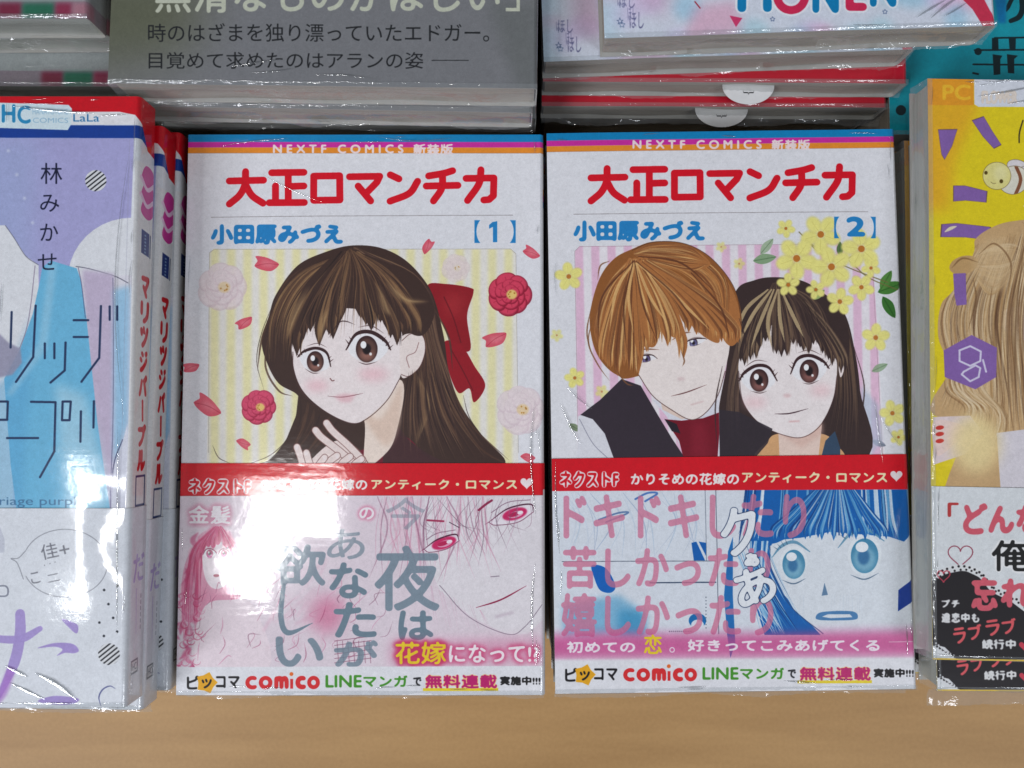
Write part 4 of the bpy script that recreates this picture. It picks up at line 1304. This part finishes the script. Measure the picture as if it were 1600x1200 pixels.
def print_yellow():
    P = Print(SWY, 17.45, 66, c(234, 212, 30), FR_YEL)
    P.view(1380, 100, .26667)
    P.F([(240, 60), (540, 60), (560, 250), (420, 560), (380, 860), (260, 860)], c(236, 170, 40), .75, bl=40)
    P.F([(240, 60), (532, 60), (532, 240), (240, 240)], c(234, 156, 40), .9)
    P.T('PC', (352, 122, 512, 208), c(244, 190, 50), grow=4)
    P.F([(534, 60), (2200, 60), (2200, 258), (560, 250), (536, 235)], c(222, 226, 234))
    P.T('FLOWER', (582, 158, 786, 230), c(234, 222, 210), grow=1.5, halo=(c(206, 160, 110), 5, 0, 1))
    pu = c(138, 102, 172)
    for q in ([(322, 382), (437, 380), (405, 480), (360, 562), (342, 530)], [(520, 328), (590, 304), (640, 390), (695, 474), (650, 497), (585, 425)],
              [(410, 712), (480, 712), (612, 745), (606, 812), (480, 800), (410, 806)], [(340, 938), (430, 932), (632, 955), (634, 1034), (480, 1016), (335, 1014)]):
        P.F(q, c(110, 80, 90), 1); m = np.mean(q, 0); P.F([tuple(m + (np.array(p) - m) * .95) for p in q], pu)
    P.F([(360, 985), (390, 955), (432, 950), (400, 972)], c(230, 220, 190), sm=True)
    P.S([(820, 330), (800, 400), (798, 460)], 8, c(70, 60, 30))
    # little striped insect
    ol = c(130, 110, 70)
    P.E(790, 600, 66, 40, ol, 15); P.E(790, 600, 63, 37, c(228, 222, 222), 15); P.E(850, 640, 56, 36, ol, 30); P.E(850, 640, 53, 33, c(220, 216, 222), 30)
    P.E(765, 680, 92, 84, ol, -20); bm_ = P.E(765, 680, 89, 81, c(228, 224, 206), -20, ret=True)
    for xx in (800, 850):
        P.S([(xx - 20, 600), (xx + 6, 680), (xx - 30, 780)], 20, c(128, 70, 40), .9, clip=bm_)
    P.E(667, 655, 84, 82, ol); P.E(667, 655, 81, 79, c(232, 222, 140)); P.E(690, 640, 40, 50, c(240, 234, 180), 0, .6, bl=14)
    P.E(603, 637, 10, 11, c(90, 70, 20)); P.E(693, 687, 11, 12, c(90, 70, 20)); P.S([(630, 690), (645, 700), (662, 698)], 4, ol, .8)
    P.F([(820, 830), (900, 815), (900, 870), (830, 840)], c(236, 226, 170))
    # generic fair-haired figure, running out of the picture
    P.view(1400, 260, .41667)
    hc = [c(196, 158, 106), c(222, 192, 146), c(170, 128, 84), c(232, 208, 168)]
    H1 = [(170, 520), (220, 460), (290, 330), (300, 270), (380, 220), (480, 200), (700, 180), (700, 1300), (200, 1300), (250, 1000), (140, 930), (140, 870), (200, 760), (160, 640)]
    hm = P.F(H1, c(204, 168, 120), sm=True, ret=True)
    P.E(480, 590, 92, 60, c(240, 214, 204), 20)
    strokes_between(P, [(300, 300), (180, 540), (200, 760), (150, 920)], [(560, 230), (520, 560), (540, 900), (580, 1150)], 420, 6, hc + [c(120, 84, 50), c(246, 226, 190), c(90, 60, 40)], .6, hm, 26, 31)
    strokes_between(P, [(300, 320), (420, 280), (470, 300)], [(300, 420), (360, 480), (440, 400)], 30, 8, hc, .6, hm, 10, 32)
    P.E(255, 370, 55, 34, hc[0], -15); P.E(370, 370, 80, 100, hc[1], 0, .6, bl=12)
    for sd, gA, gB in ((33, [(480, 210), (600, 300), (640, 700), (560, 1200)], [(520, 200), (700, 300), (700, 700), (700, 1200)]), (34, [(220, 640), (190, 820), (260, 900), (210, 1000)], [(360, 640), (330, 820), (420, 940), (380, 1100)])):
        strokes_between(P, gA, gB, 120, 7, hc + [c(120, 84, 50), c(246, 226, 190)], .6, hm, 20, sd)
    for q in ([(210, 380), (250, 345), (310, 360)], [(310, 330), (370, 290), (430, 360), (420, 480)], [(290, 420), (300, 500), (270, 620)], [(360, 450), (350, 600), (380, 760)]):
        P.S(q, 7, c(120, 84, 50), .6, (.2, .1))
    P.F([(140, 940), (280, 935), (330, 1000), (260, 1080), (140, 1120)], c(230, 212, 212))
    P.F([(140, 960), (220, 960), (260, 990), (200, 1060), (150, 1080)], c(240, 214, 206), sm=True)
    for y in (980, 1004, 1030):
        P.E(165, y, 16, 8, c(210, 60, 50), -8)
    P.F([(380, 1000), (700, 960), (700, 1300), (400, 1300)], c(222, 216, 222))
    P.E(300, 1040, 92, 110, c(242, 220, 160), 0, .95, bl=26)
    P.F([(215, 402), (262, 400), (266, 518), (228, 522), (220, 480)], pu)
    P.F([(285, 632), (380, 680), (378, 790), (300, 836), (184, 790), (180, 690)], pu)
    for q in ([(240, 690), (280, 674), (320, 694), (318, 730), (280, 748), (240, 730), (240, 690)], [(256, 770), (300, 746), (318, 756), (312, 790), (280, 806), (248, 780), (256, 770)], [(328, 726), (340, 770)]):
        P.S(q, 7, c(220, 214, 236), sm=False)
    return P.image('cover yellow')


def obi_yellow():
    P = Print(SWY, 5.08, 66, c(222, 226, 228), FR_YEL)
    P.view(1380, 740, .38333)
    pk, bk = c(214, 92, 108), c(26, 20, 24)
    P.T('「', (264, 118, 306, 172), c(190, 60, 60), grow=1)
    P.T('ど', (330, 120, 422, 240), pk, grow=5); P.T('んな', (432, 128, 640, 238), pk, grow=5)
    heart(P, 314, 330, 50, c(150, 60, 80), 4)
    P.T('俺', (442, 270, 592, 394), c(24, 24, 24), grow=4, halo=(c(240, 240, 240), 10, 0, 1))
    blob = [(190, 440), (250, 408), (330, 392), (390, 420), (440, 480), (520, 520), (600, 580), (700, 640), (700, 756), (290, 756), (250, 710), (190, 690)]
    P.F(blob, bk, sm=False)
    P.F([(190, 690), (250, 706), (300, 756), (190, 756)], c(224, 226, 228))
    edge = curve([(196, 430), (250, 396), (330, 382), (400, 412), (450, 470), (530, 508), (620, 580)], n=7)
    P.S(edge, 26, c(226, 228, 228), sm=False)
    for i, p in enumerate(edge[::2]):
        P.E(p[0], p[1] - 6, 5, 5, bk); P.E(p[0] + 8, p[1] + 8, 4.5, 4.5, bk)
    for i in range(8):
        P.E(206 + i * 12, 696 + i * 7, 5, 5, bk); P.E(214 + i * 10, 690 + i * 8, 4, 4, c(224, 226, 228))
    P.T('忘', (362, 422, 462, 552), pk, grow=5); P.T('れ', (482, 430, 600, 540), pk, grow=5)
    heart(P, 246, 414, 26, c(190, 60, 80), 4)
    P.T('プチ', (236, 512, 312, 544), c(226, 226, 226), grow=1); P.T('遠恋中も', (236, 566, 390, 606), c(226, 226, 226), grow=1)
    for ch, b in (('ラ', (286, 628, 336, 690)), ('ブ', (346, 614, 402, 674)), ('ラ', (418, 596, 474, 658)), ('ブ', (484, 590, 542, 650))):
        P.T(ch, b, c(224, 90, 96), grow=4, rot=-8)
    P.T('続行中', (402, 674, 538, 714), c(226, 226, 226), grow=1.5); heart(P, 572, 700, 20, c(206, 60, 80))
    P.local(); P.F([(0, 0), (SWY, 0), (SWY, .05), (0, .05)], c(224, 190, 70))
    return P.image('band yellow')


# ================================================================== back row
def print_grey():
    P = Print(arc(12.4, 1.35), 6.0, 60, c(124, 125, 128), FR_GREY)
    P.view(0, 0, 1)
    P.F([(150, -60), (330, -60), (300, 80), (150, 110)], c(86, 90, 62), .7, bl=40)
    P.F([(760, 0), (845, 0), (845, 140), (810, 140)], c(100, 104, 102), .6, bl=10)
    k = c(30, 32, 34)
    P.T('時のはざまを独り漂っていたエドガー。', (231, 36, 764, 65), k, grow=.25)
    P.T('目覚めて求めたのはアランの姿', (232, 81, 661, 107), k, grow=.25)
    P.S([(674, 94), (732, 94)], 1.2, k, sm=False)
    P.T('無滑なものがほしい', (242, -36, 780, 19), c(196, 200, 180), grow=.5); P.T('」', (790, -34, 812, 17), c(196, 200, 180))
    return P.image('cover grey')


def print_pastel():
    P = Print(arc(11.45, 1.2), 4.0, 60, c(218, 224, 236), FR_PASTEL)
    P.view(0, 0, 1)
    rn = random.Random(3)
    for i in range(26):
        P.E(rn.uniform(940, 1500), rn.uniform(-60, 70), rn.uniform(14, 36), rn.uniform(12, 26), rn.choice([c(150, 206, 232), c(240, 176, 204), c(216, 200, 236), c(170, 216, 228)]), 0, .6, bl=7)
    P.F([(1070, 60), (1085, 10), (1150, 0), (1160, 50)], c(232, 150, 180), .5, bl=8)
    P.F([(1140, 24), (1160, 28), (1150, 42)], c(214, 60, 110))
    tq, rd, wh = c(0, 128, 184), c(214, 40, 84), c(236, 240, 246)
    for ch, x0, x1, y1, k in (('H', 1155, 1203, 16, tq), ('O', 1210, 1262, 20, rd), ('N', 1272, 1308, 18, tq), ('E', 1324, 1352, 14, rd), ('N', 1362, 1398, 8, tq), ('I', 1408, 1414, 4, rd)):
        if ch != 'I':
            P.T(ch, (x0, y1 - 56, x1, y1), k, grow=2.4, halo=(wh, 7, 0, 1))
    P.F([(1500, -6), (1538, -2), (1560, 40), (1536, 40), (1520, 14)], c(204, 50, 80)); P.S([(1086, 2), (1094, 12)], 2, c(170, 40, 60), sm=False)
    for x, y, s in ((972, 38, 5), (1207, 30, 4), (1383, 18, 4), (857, 18, 5), (872, 78, 5)):
        st = [(x + r * s * math.cos(q), y + r * s * math.sin(q)) for i in range(11) for r, q in [((1.0, .5)[i % 2], i * math.pi / 5 - 1.57)]]
        P.S(st, 1.1, c(90, 110, 150), .9, sm=False)
    P.T('ほし', (984, 18, 1006, 44), c(110, 110, 150)); P.T('ほし', (968, -10, 992, 12), c(110, 110, 150))
    P.local()
    # repeated at the left for the copy lying underneath
    P.F([(.9, 4), (1.8, 4), (1.9, .6), (1.0, 1.0)], c(206, 150, 180), .5, bl=.3)
    P.F([(0, 4), (.5, 4), (.45, 0), (0, 0)], c(186, 216, 230), .6, bl=.2)
    P.T('☆', (.36, .62, .58, .40), c(70, 90, 130)); P.T('はし', (.42, 1.25, .66, .95), c(120, 120, 160)); P.T('ほし', (.7, .9, .95, .5), c(120, 120, 160))
    return P.image('cover pastel')


def print_back():
    P = Print(arc(11.3, 1.2), 3.0, 40, c(150, 156, 156), FR_BACK)
    P.local()
    P.F([(0, .5), (SWL, .5), (SWL, 0), (0, 0)], c(140, 130, 138))
    W = 11.3
    for a, b, k in ((W - 2.6, W - 1.9, c(120, 30, 56)), (W - 1.9, W - .95, c(30, 104, 76)), (W - .95, W - .45, c(140, 40, 70)), (W - .45, W + .3, c(170, 116, 130))):
        P.F([(a, .46), (b, .46), (b, .03), (a, .03)], k, .9, bl=.06)
    return P.image('cover striped')


def print_teal():
    P = Print(7.5, 6.0, 60, c(20, 156, 172), FR_TEAL)
    P.view(1480, 0, .10830)
    k = c(14, 40, 44)
    P.S([(1080, -60), (1090, 120), (1040, 240), (920, 300)], 80, k, 1, (1, .8)); P.S([(960, -60), (900, 60), (860, 160)], 60, k, 1, (1, .2))
    P.S([(690, 545), (1300, 535)], 26, k, 1, sm=False); P.S([(400, 720), (1300, 715)], 26, k, 1, sm=False); P.S([(380, 925), (1300, 935)], 26, k, 1, sm=False)
    for q in ([(650, 545), (740, 545), (745, 720), (650, 720)], [(890, 545), (995, 545), (990, 720), (905, 720)], [(660, 780), (800, 800), (770, 850), (770, 1070), (675, 1080)], [(865, 780), (1025, 800), (970, 850), (970, 1060), (880, 1050)]):
        P.F(q, k)
    P.E(450, 740, 52, 52, k); P.S([(380, 1050), (450, 1065)], 30, k)
    P.F([(680, -60), (860, -60), (850, 330), (740, 330)], c(0, 110, 176), .8, bl=14)
    P.view(0, 0, 1); P.E(1408, 172, 8, 8, k)
    return P.image('cover teal')


def plain(name, w, h, res, col):
    return Print(w, h, res, col).image(name)


# ================================================================== the display table
def table():
    m = bpy.data.materials.new('tan_board'); nt, p = nodes(m)
    tc = nt.nodes.new('ShaderNodeTexCoord')
    mp = nt.nodes.new('ShaderNodeMapping'); mp.inputs['Scale'].default_value = (8, 60, 8)
    nz = nt.nodes.new('ShaderNodeTexNoise'); nz.inputs['Scale'].default_value = 1.6; nz.inputs['Detail'].default_value = 6
    n2 = nt.nodes.new('ShaderNodeTexNoise'); n2.inputs['Scale'].default_value = 700
    nt.links.new(tc.outputs['Object'], mp.inputs[0]); nt.links.new(mp.outputs[0], nz.inputs['Vector']); nt.links.new(tc.outputs['Object'], n2.inputs['Vector'])
    a = nt.nodes.new('ShaderNodeMath'); a.operation = 'MULTIPLY_ADD'; a.inputs[1].default_value = .35
    nt.links.new(n2.outputs['Fac'], a.inputs[0]); nt.links.new(nz.outputs['Fac'], a.inputs[2])
    cr = nt.nodes.new('ShaderNodeValToRGB')
    cr.color_ramp.elements[0].position = .45; cr.color_ramp.elements[0].color = (.38, .21, .07, 1)
    cr.color_ramp.elements[1].position = .95; cr.color_ramp.elements[1].color = (.49, .285, .105, 1)
    nt.links.new(a.outputs[0], cr.inputs[0]); nt.links.new(cr.outputs[0], p.inputs['Base Color'])
    p.inputs['Roughness'].default_value = .55
    V = [(x, y, z) for z in (-2.5, 0) for x, y in ((-45, -30), (45, -30), (45, 45), (-45, 45))]
    o = link('display_table', V, [(4, 5, 6, 7), (3, 2, 1, 0), (0, 1, 5, 4), (1, 2, 6, 5), (2, 3, 7, 6), (3, 0, 4, 7)], [m], smooth=False)
    bm = bmesh.new(); bm.from_mesh(o.data); bmesh.ops.bevel(bm, geom=bm.edges, offset=.002, segments=2, affect='EDGES'); bm.to_mesh(o.data); bm.free()
    o['label'] = 'tan wooden display table top showing along the bottom, under all the books'
    o['category'] = 'table'


table()

# ================================================================== placing the books
c1 = (mat_print('print_volume_one', print_one()), SW1)
o1 = (mat_print('print_band_one', obi_one()), SW1)
c2 = (mat_print('print_volume_two', print_two()), SW2)
o2 = (mat_print('print_band_two', obi_two()), SW2)
cl = (mat_print('print_lilac', print_lilac()), SWL)
ol = (mat_print('print_band_lilac', obi_lilac()), SWL)
cy = (mat_print('print_yellow', print_yellow()), SWY)
oy = (mat_print('print_band_yellow', obi_yellow()), SWY)
cgm = mat_print('print_grey', print_grey()); cpm = mat_print('print_pastel', print_pastel())
cbm = mat_print('print_striped', print_back()); ctm = mat_print('print_teal', print_teal())
red_m = mat_plain('red_cover', (.50, .012, .03), .35, 1.0)


def place(kind, label, fr, dz, W, H, T, cover, **k):
    x, y, a, d = fr
    return book(kind, label, d + dz, x + k.pop('dx', 0), y + k.pop('dy', 0), a + rad(k.pop('da', 0)), W, H, T, cover, **k)




def small(seed, W, x0=0.0, right=True):
    """short puckers where the shrunk film turns over the cover edges"""
    rn = random.Random(seed)
    out = []
    for i in range(9):
        y = rn.uniform(.5, 17)
        x = (W - .12 - rn.uniform(0, .18)) if (right and i % 3) else x0 + rn.uniform(.08, .25)
        out.append((x, y, x + rn.uniform(-.05, .05), min(y + rn.uniform(.3, 1.3), 17.3), rn.uniform(.012, .022)))
    for i in range(8):
        x = rn.uniform(x0, W - 1.4); y = rn.choice([rn.uniform(.06, .3), rn.uniform(17.2, 17.42)])
        out.append((x, y, x + rn.uniform(.25, 1.0), y + rn.uniform(-.04, .04), rn.uniform(.012, .02)))
    return out


place('comic_book', 'white comic with one long-haired girl and red bow on its cover, number 1', FR_ONE, 0, BW, BH, BT, c1,
      obi=o1, obi_y=(0, 7.08), seed=1, foot=.2, ridges=small(1, BW) + [(1.0, 17.1, 3.2, 17.35, .02), (2.4, 16.2, 4.3, 15.3, .015), (6.0, 17.42, 8.4, 17.38, .018), (11.0, 9, 11.05, 5.4, .03), (11.02, 4, 10.95, 1.4, .035)])
place('comic_book', 'hidden lower comic under the number 1 girl volume', FR_ONE, BT, BW, BH, 1.25, c1, obi=o1, obi_y=(0, 7.08), seed=2, dx=-.02, dy=.08, foot=0)
place('comic_book', 'white comic with a couple and yellow flowers on its cover, number 2', FR_TWO, 0, W2, BH, BT, c2,
      obi=o2, obi_y=(0, 7.18), seed=3, foot=.26, ridges=small(3, W2) + [(.3, 8.9, .9, 7.6, .03), (.5, 9.4, 1.3, 8.7, .025), (10.1, 9.0, 10.3, 6.9, .025), (10.25, 8.4, 10.9, 7.4, .02), (.12, 7.1, .2, 4.2, .03), (7.0, .3, 8.0, .22, .03)])
place('comic_book', 'hidden lower comic under the couple volume numbered 2', FR_TWO, BT, W2, BH, 1.25, c2, obi=o2, obi_y=(0, 7.18), seed=4, dx=.03, dy=.03, foot=0)

gl = 'lilac comics stacked at the left'
la = ['lilac and white comic at the left edge, top copy with its cover fully showing',
      'second lilac comic down, its white spine beside that of the top copy',
      'third lilac comic down, nearest the number 1 volume',
      'fourth lilac comic down in the left stack, mostly hidden']
rl = [small(5, BW, 7.2) + [(7.9, 1.15, 8.55, .84, .05), (8.75, .95, 9.95, .2, .07), (8.05, .68, 9.05, .22, .045), (7.6, 17.2, 10.0, 16.98, .04), (10.0, 16.9, 11.0, 16.95, .02),
       (11.05, 16, 11.08, 8, .02), (10.9, 8, 11.02, 2, .03)], [], [], []]
for i, (dz, T, dx, dy, da) in enumerate(((0, 1.1, 0, 0, 0), (1.1, 1.1, -.05, -.30, -.8), (2.2, 1.15, .28, -.27, .1), (3.35, 1.15, .22, -.1, .2))):
    place('comic_book', la[i], FR_LEFT, dz, BW, BH, T, cl, obi=ol, obi_y=(0, 5.54), seed=10 + i, dx=dx, dy=dy, da=da, group=gl, foot=.28 if i == 0 else .18, ridges=rl[i])

gy = 'yellow comics stacked at the right'
ya = ['top yellow comic with purple lettering and a small bee, at the right edge',
      'second yellow comic down, its black lace-edged band peeping out below the top copy',
      'third yellow comic down in the right stack, mostly hidden']
for i, (dz, T, dx, dy, da) in enumerate(((0, 1.15, 0, 0, 0), (1.17, 1.12, .72, -1.28, .7), (2.3, 1.2, .5, -1.1, .4))):
    place('comic_book', ya[i], FR_YEL, dz, YW, 17.45, T, cy, obi=oy, obi_y=(0, 5.06), seed=20 + i, dx=dx, dy=dy, da=da, group=gy, pages=PAGES_W,
          foot=(.1, .55, .3)[i], fore=.06, ridges=small(7, 5.0, right=False) + [(1.5, 16.9, 3.4, 17.3, .03), (2.4, 16.7, 3.6, 17.0, .025)] if i == 0 else [])

gg = 'large grey comics behind the first volume'
ga = ['large grey comic with black Japanese lines of text, top of the back middle stack', 'second large grey comic, only its brown page edges seen under the top one',
      'third large grey comic in the shadow of the back middle stack', 'fourth large grey comic in the dark of the back middle stack']
for i, (dz, T, dx, dy, da) in enumerate(((0, 1.32, 0, 0, 0), (1.32, 1.25, -.1, -.12, -.3), (2.57, 1.1, .05, .12, .1), (3.67, 1.13, -.05, .1, 0))):
    place('large_comic_book', ga[i], FR_GREY, dz, 12.4, 18.2, T, (cgm, arc(12.4, 1.35), 6.0), seed=30 + i, dx=dx, dy=dy, da=da, group=gg, foot=.1,
          ridges=[(3.5, .5, 5.0, .75, .03), (4.1, .35, 5.4, .5, .02), (6.0, .3, 7.6, .2, .02)] if i == 0 else [], cat='comic book')

place('comic_book', 'pastel comic with blue and red capital letters, top of the back right stack', FR_PASTEL, 0, 11.45, 17.5, 1.22, (cpm, arc(11.45, 1.2), 4.0), seed=40, foot=.12,
      ridges=[(9.1, .3, 10.0, .8, .035), (9.5, .25, 10.5, .95, .04), (9.9, .3, 10.6, .7, .03), (8.6, .9, 9.6, 1.1, .02), (7.2, .15, 8.2, .12, .02)], group='pastel comics')
place('comic_book', 'pastel comic jutting out left under the top pastel copy of the back right stack', (.98, 11.17, rad(2.0), 24.0), 0, 11.4, 17.5, 1.2, (cpm, arc(11.45, 1.2), 4.0), seed=41, foot=.12, group='pastel comics')


def slip(parent, x, z, r):
    n = 22
    top = [(x + r * math.cos(math.pi + math.pi * i / n), .1 + .62 * math.sin(math.pi + math.pi * i / n), z) for i in range(n + 1)]
    top = [(x + r, 1.2, z)] + [(x - r * math.cos(math.pi - a) * -1, 0, z) for a in []] + top[::-1] + [(x - r, 1.2, z)]
    lo = [(a, b, q - .02) for a, b, q in top]
    k = len(top)
    F = [tuple(range(k)), tuple(range(k, 2 * k))[::-1]] + [(i, i + k, (i + 1) % k + k, (i + 1) % k) for i in range(k)]
    s = link('order_slip', top + lo, F, [SLIP], parent, smooth=False)
    # printed bracket mark
    pts = [(-.18, .06), (-.16, -.0), (-.02, -.0), (0, -.06), (.02, -.0), (.16, -.0), (.18, .06)]
    V, Fc = [], []
    for i, (a, b) in enumerate(pts):
        V += [(x + a, b - .12, z + .012), (x + a, b - .155, z + .012)]
    for i in range(len(pts) - 1):
        Fc.append((2 * i, 2 * i + 1, 2 * i + 3, 2 * i + 2))
    link('printed_mark', V, Fc, [BLACK], s, smooth=False)


SLIP = mat_plain('slip_paper', (.72, .72, .72), .6)
BLACK = mat_plain('black_ink', (.01, .01, .012), .6)
rs = arc(11.6, 1.1)
m1 = book('comic_book', 'red-edged comic with a white half-round slip, third down in the back right stack', 25.2, 1.0, 11.08, rad(-.35), 11.75, 17.5, 1.1, (red_m, rs), seed=42, foot=.1, group='red-edged comics')
slip(m1, 6.75, .62, .85)
m2 = book('comic_book', 'lowest red-edged comic with a white half-round slip, low in the back right stack', 26.3, 1.0, 10.72, rad(-.25), 11.6, 17.5, 1.1, (red_m, rs), seed=43, foot=.25, group='red-edged comics')
slip(m2, 6.15, .62, .9)

gb = 'striped comics in the back left corner'
ba = ['grey comic with a green and crimson strip, top of the back left corner stack', 'second comic of the back left corner stack, grey page edges only',
      'comic with a green and crimson strip jutting forward, third down in the back left corner', 'fourth comic of the back left corner stack, hidden in shadow']
for i, (dz, T, dx, dy, da) in enumerate(((0, 1.2, 0, 0, 0), (1.2, 1.25, -.08, .1, .3), (2.45, 1.2, -.15, -.9, -.2), (3.65, 1.35, -.2, -.5, 0))):
    place('comic_book', ba[i], FR_BACK, dz, 11.3, 17.5, T, (cbm, arc(11.3, 1.2), 3.0), seed=50 + i, dx=dx, dy=dy, da=da, group=gb, foot=.1, pages=PAGES_W)

for nm, fr, dz, dy, W, HH, T, cc in (('hidden thick comic under the girl volume stack', FR_ONE, 2.4, .1, BW, BH, 3.8, c1), ('hidden thick comic below the couple volume, on the table', FR_TWO, 2.4, .05, W2, BH, 3.8, c2),
                                    ('hidden bottom comic of the left lilac stack', FR_LEFT, 4.5, 0, BW, BH, 3.8, cl), ('hidden bottom comic of the right yellow stack', FR_YEL, 3.5, -1.0, YW, 17.4, 3.8, cy),
                                    ('hidden bottom comic of the back middle stack', FR_GREY, 4.8, .5, 12.4, 17.9, 3.8, (cgm, arc(12.4, 1.35), 6.0)), ('hidden bottom comic of the back left stack', FR_BACK, 5.0, -.4, 11.3, 17.5, 3.8, (cbm, arc(11.3, 1.2), 3.0)),
                                    ('hidden bottom comic of the back right stack', (1.1, 10.9, 0, 24.8), 2.6, 0, 11.5, 17.4, 3.8, (red_m, rs))):
    place('comic_book', nm, fr, dz, W, HH, T, cc, dy=dy, foot=0, seed=int(W * 7))  # unseen thick books added below each stack, deepening the gaps so they go dark
place('teal_booklet', 'teal booklet with big black characters lying low behind the yellow comics', FR_TEAL, 0, 7.2, 10.5, 4.9, (ctm, 7.5, 6.0), seed=60, foot=.1, cat='booklet')
